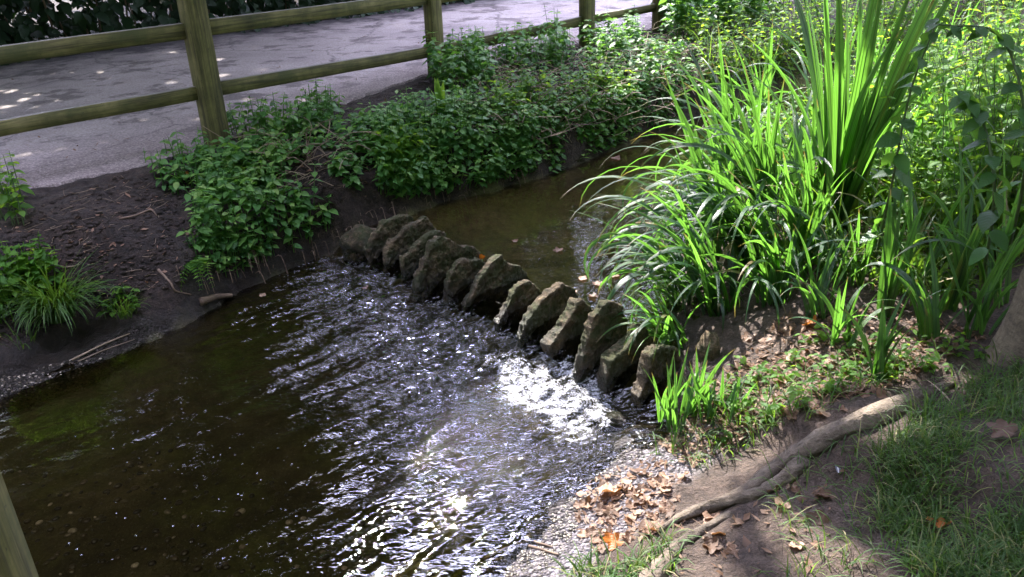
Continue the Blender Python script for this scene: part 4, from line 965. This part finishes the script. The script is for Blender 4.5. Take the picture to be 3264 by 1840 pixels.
# twigs
def twig(name, label, pts, rad, mat='twig', z=None, cat='twig', side=None):
    P = [ (gpt(a, b_) if z is None else G(a, b_, z))+np.array([0, 0, rad*.7]) for a, b_ in pts]
    m_ = MB(); tube(m_, spline(P, 12), np.linspace(rad, rad*.5, 12), 6, rs.rand(), wob=.15)
    if side:
        for sd_ in side:
            Q = [(gpt(a, b_) if z is None else G(a, b_, z))+np.array([0, 0, rad]) for a, b_ in sd_]; tube(m_, spline(Q, 8), np.linspace(rad*.6, rad*.3, 8), 5, rs.rand())
    return tag(m_.build(name, MAT[mat]), label, cat)
twig('fallen_branch', 'bent bare branch lying on the path edge left of the nearest post', [(268, 515), (310, 495), (345, 470), (400, 460), (445, 450)], .011, side=[[(330, 495), (380, 480), (440, 470)], [(350, 500), (400, 488), (450, 480)], [(380, 485), (420, 500), (460, 490)]])
twig('stick', 'longer dark stick on the wet gravel of the near shore', [(1685, 1745), (1735, 1758), (1780, 1772)], .007)
twig('stick', 'shorter dark stick just above the longer one on the near shore', [(1695, 1728), (1730, 1738), (1762, 1748)], .006)
twig('stick', 'pale straight stick at the waterline of the near shore', [(1545, 1785), (1580, 1765), (1618, 1745)], .006, 'straw')
twig('stick', 'pair of crossed pale reeds washed along the far shore', [(230, 1150), (330, 1100), (415, 1065)], .006, 'straw', side=[[(250, 1155), (330, 1120), (430, 1085)]])
twig('stick', 'dark root like stick poking from the soil face into the water', [(505, 862), (545, 905), (560, 930), (610, 942)], .008)
twig('stick', 'thin curved stem on the bare soil above the light nettle clump', [(195, 855), (245, 850), (270, 830), (285, 808)], .005, 'straw')
twig('stick', 'broken twig on bare soil left of the big nettle mound', [(380, 700), (430, 690), (480, 672), (500, 690)], .007)
twig('stick', 'thin twig across the sunlit soil below the tallest fan', [(2640, 955), (2710, 945), (2790, 935)], .004, 'straw')
twig('stick', 'yellowed dead blade lying on the soil right of the slender blades', [(2850, 770), (2910, 815), (2975, 880)], .009, 'straw')
twig('driftwood', 'pale driftwood lump at the water edge below the trailing leaves', [(640, 970), (690, 955), (740, 948)], .025)
# feather
b = gpt(2672, 1515); m_ = MB(); strap(m_, b+np.array([0, 0, .012]), 1.35, .11, .018, 1.35, .25, .5, 10)
tag(m_.build('feather', MAT['feather'], loc=tuple(b)), 'dark grey feather with pale quill lying beside the main root', 'feather')
b = gpt(3040, 1300); m_ = MB(); strap(m_, b+np.array([0, 0, .01]), 2.0, .14, .007, 1.1, .4, .95, 8)
tag(m_.build('dry_blade', MAT['straw'], loc=tuple(b)), 'single pale dry grass blade in the dark grass below the trunk', 'grass blade')

# pebbles on the bed and the gravel shore
rs.seed(31); mb = MB()
bm = bmesh.new(); bmesh.ops.create_icosphere(bm, subdivisions=2, radius=1.); iv = np.array([v.co[:] for v in bm.verts]); fi = [tuple(v.index for v in f.verts) for f in bm.faces]; bm.free()
def pebbles(poly, n_, smin, smax):
    for c, p in enumerate(poly_spots(poly, n_, False)):
        s_ = rs.uniform(smin, smax)*np.array([1, rs.uniform(.6, 1), rs.uniform(.35, .6)]); th = rs.uniform(0, 6.28)
        q = iv*s_*(1+.15*pn(iv[:, 0]*1.5+c, iv[:, 1]*1.5+iv[:, 2], 3)[:, None]); q = np.stack([q[:, 0]*math.cos(th)-q[:, 1]*math.sin(th), q[:, 0]*math.sin(th)+q[:, 1]*math.cos(th), q[:, 2]], -1)
        r_ = rs.rand()**2.6 if smax > .01 else rs.rand()**1.8
        mb.add(q+p, fi, np.tile([r_, 0, 0], (len(q), 1)))
pebbles([(0, 1500), (500, 1400), (900, 1550), (1400, 1700), (1400, 1840), (100, 1840)], 260, .005, .02)
pebbles([(0, 1200), (200, 1150), (330, 1140), (250, 1200), (0, 1300)], 260, .003, .009)
pebbles([(1500, 1840), (1650, 1730), (1850, 1560), (2020, 1400), (2050, 1440), (1880, 1600), (1800, 1750), (1720, 1840)], 700, .0025, .008)
tag(mb.build('pebbles', MAT['pebble']), kind='stuff')
mb = MB()
def clods(poly, n_, smin, smax):
    for c, p in enumerate(poly_spots(poly, n_)):
        s_ = smin+(smax-smin)*rs.rand()**2.5; q = iv*s_*np.array([1, rs.uniform(.6, 1), rs.uniform(.4, .7)]); q = q*(1+.3*pn(iv[:, 0]*1.7+c, iv[:, 1]*1.7+iv[:, 2], 5)[:, None])
        mb.add(q+p, fi)
clods([(-40, 720), (380, 560), (560, 560), (700, 640), (600, 900), (480, 960), (250, 1000), (0, 1130), (-60, 900)], 1300, .004, .022)
clods([(860, 500), (1180, 430), (1200, 640), (950, 640)], 300, .004, .02)
tag(mb.build('soil_clods', MAT['ground']), kind='stuff')
# bubbles drifting on the calm water
mb = MB()
for k in range(60):
    a = rs.uniform(200, 1150); b_ = rs.uniform(1380, 1800); p = G(a, b_, .004); r_ = rs.uniform(.002, .006)
    mb.add(iv*r_*[1, 1, .7]+p, fi)
for k in range(50):
    a = rs.uniform(1500, 2000); b_ = rs.uniform(1280, 1480); p = G(a, b_, .01); mb.add(iv*rs.uniform(.002, .005)*[1, 1, .7]+p, fi)
tag(mb.build('bubbles', MAT['bubble']), kind='stuff')
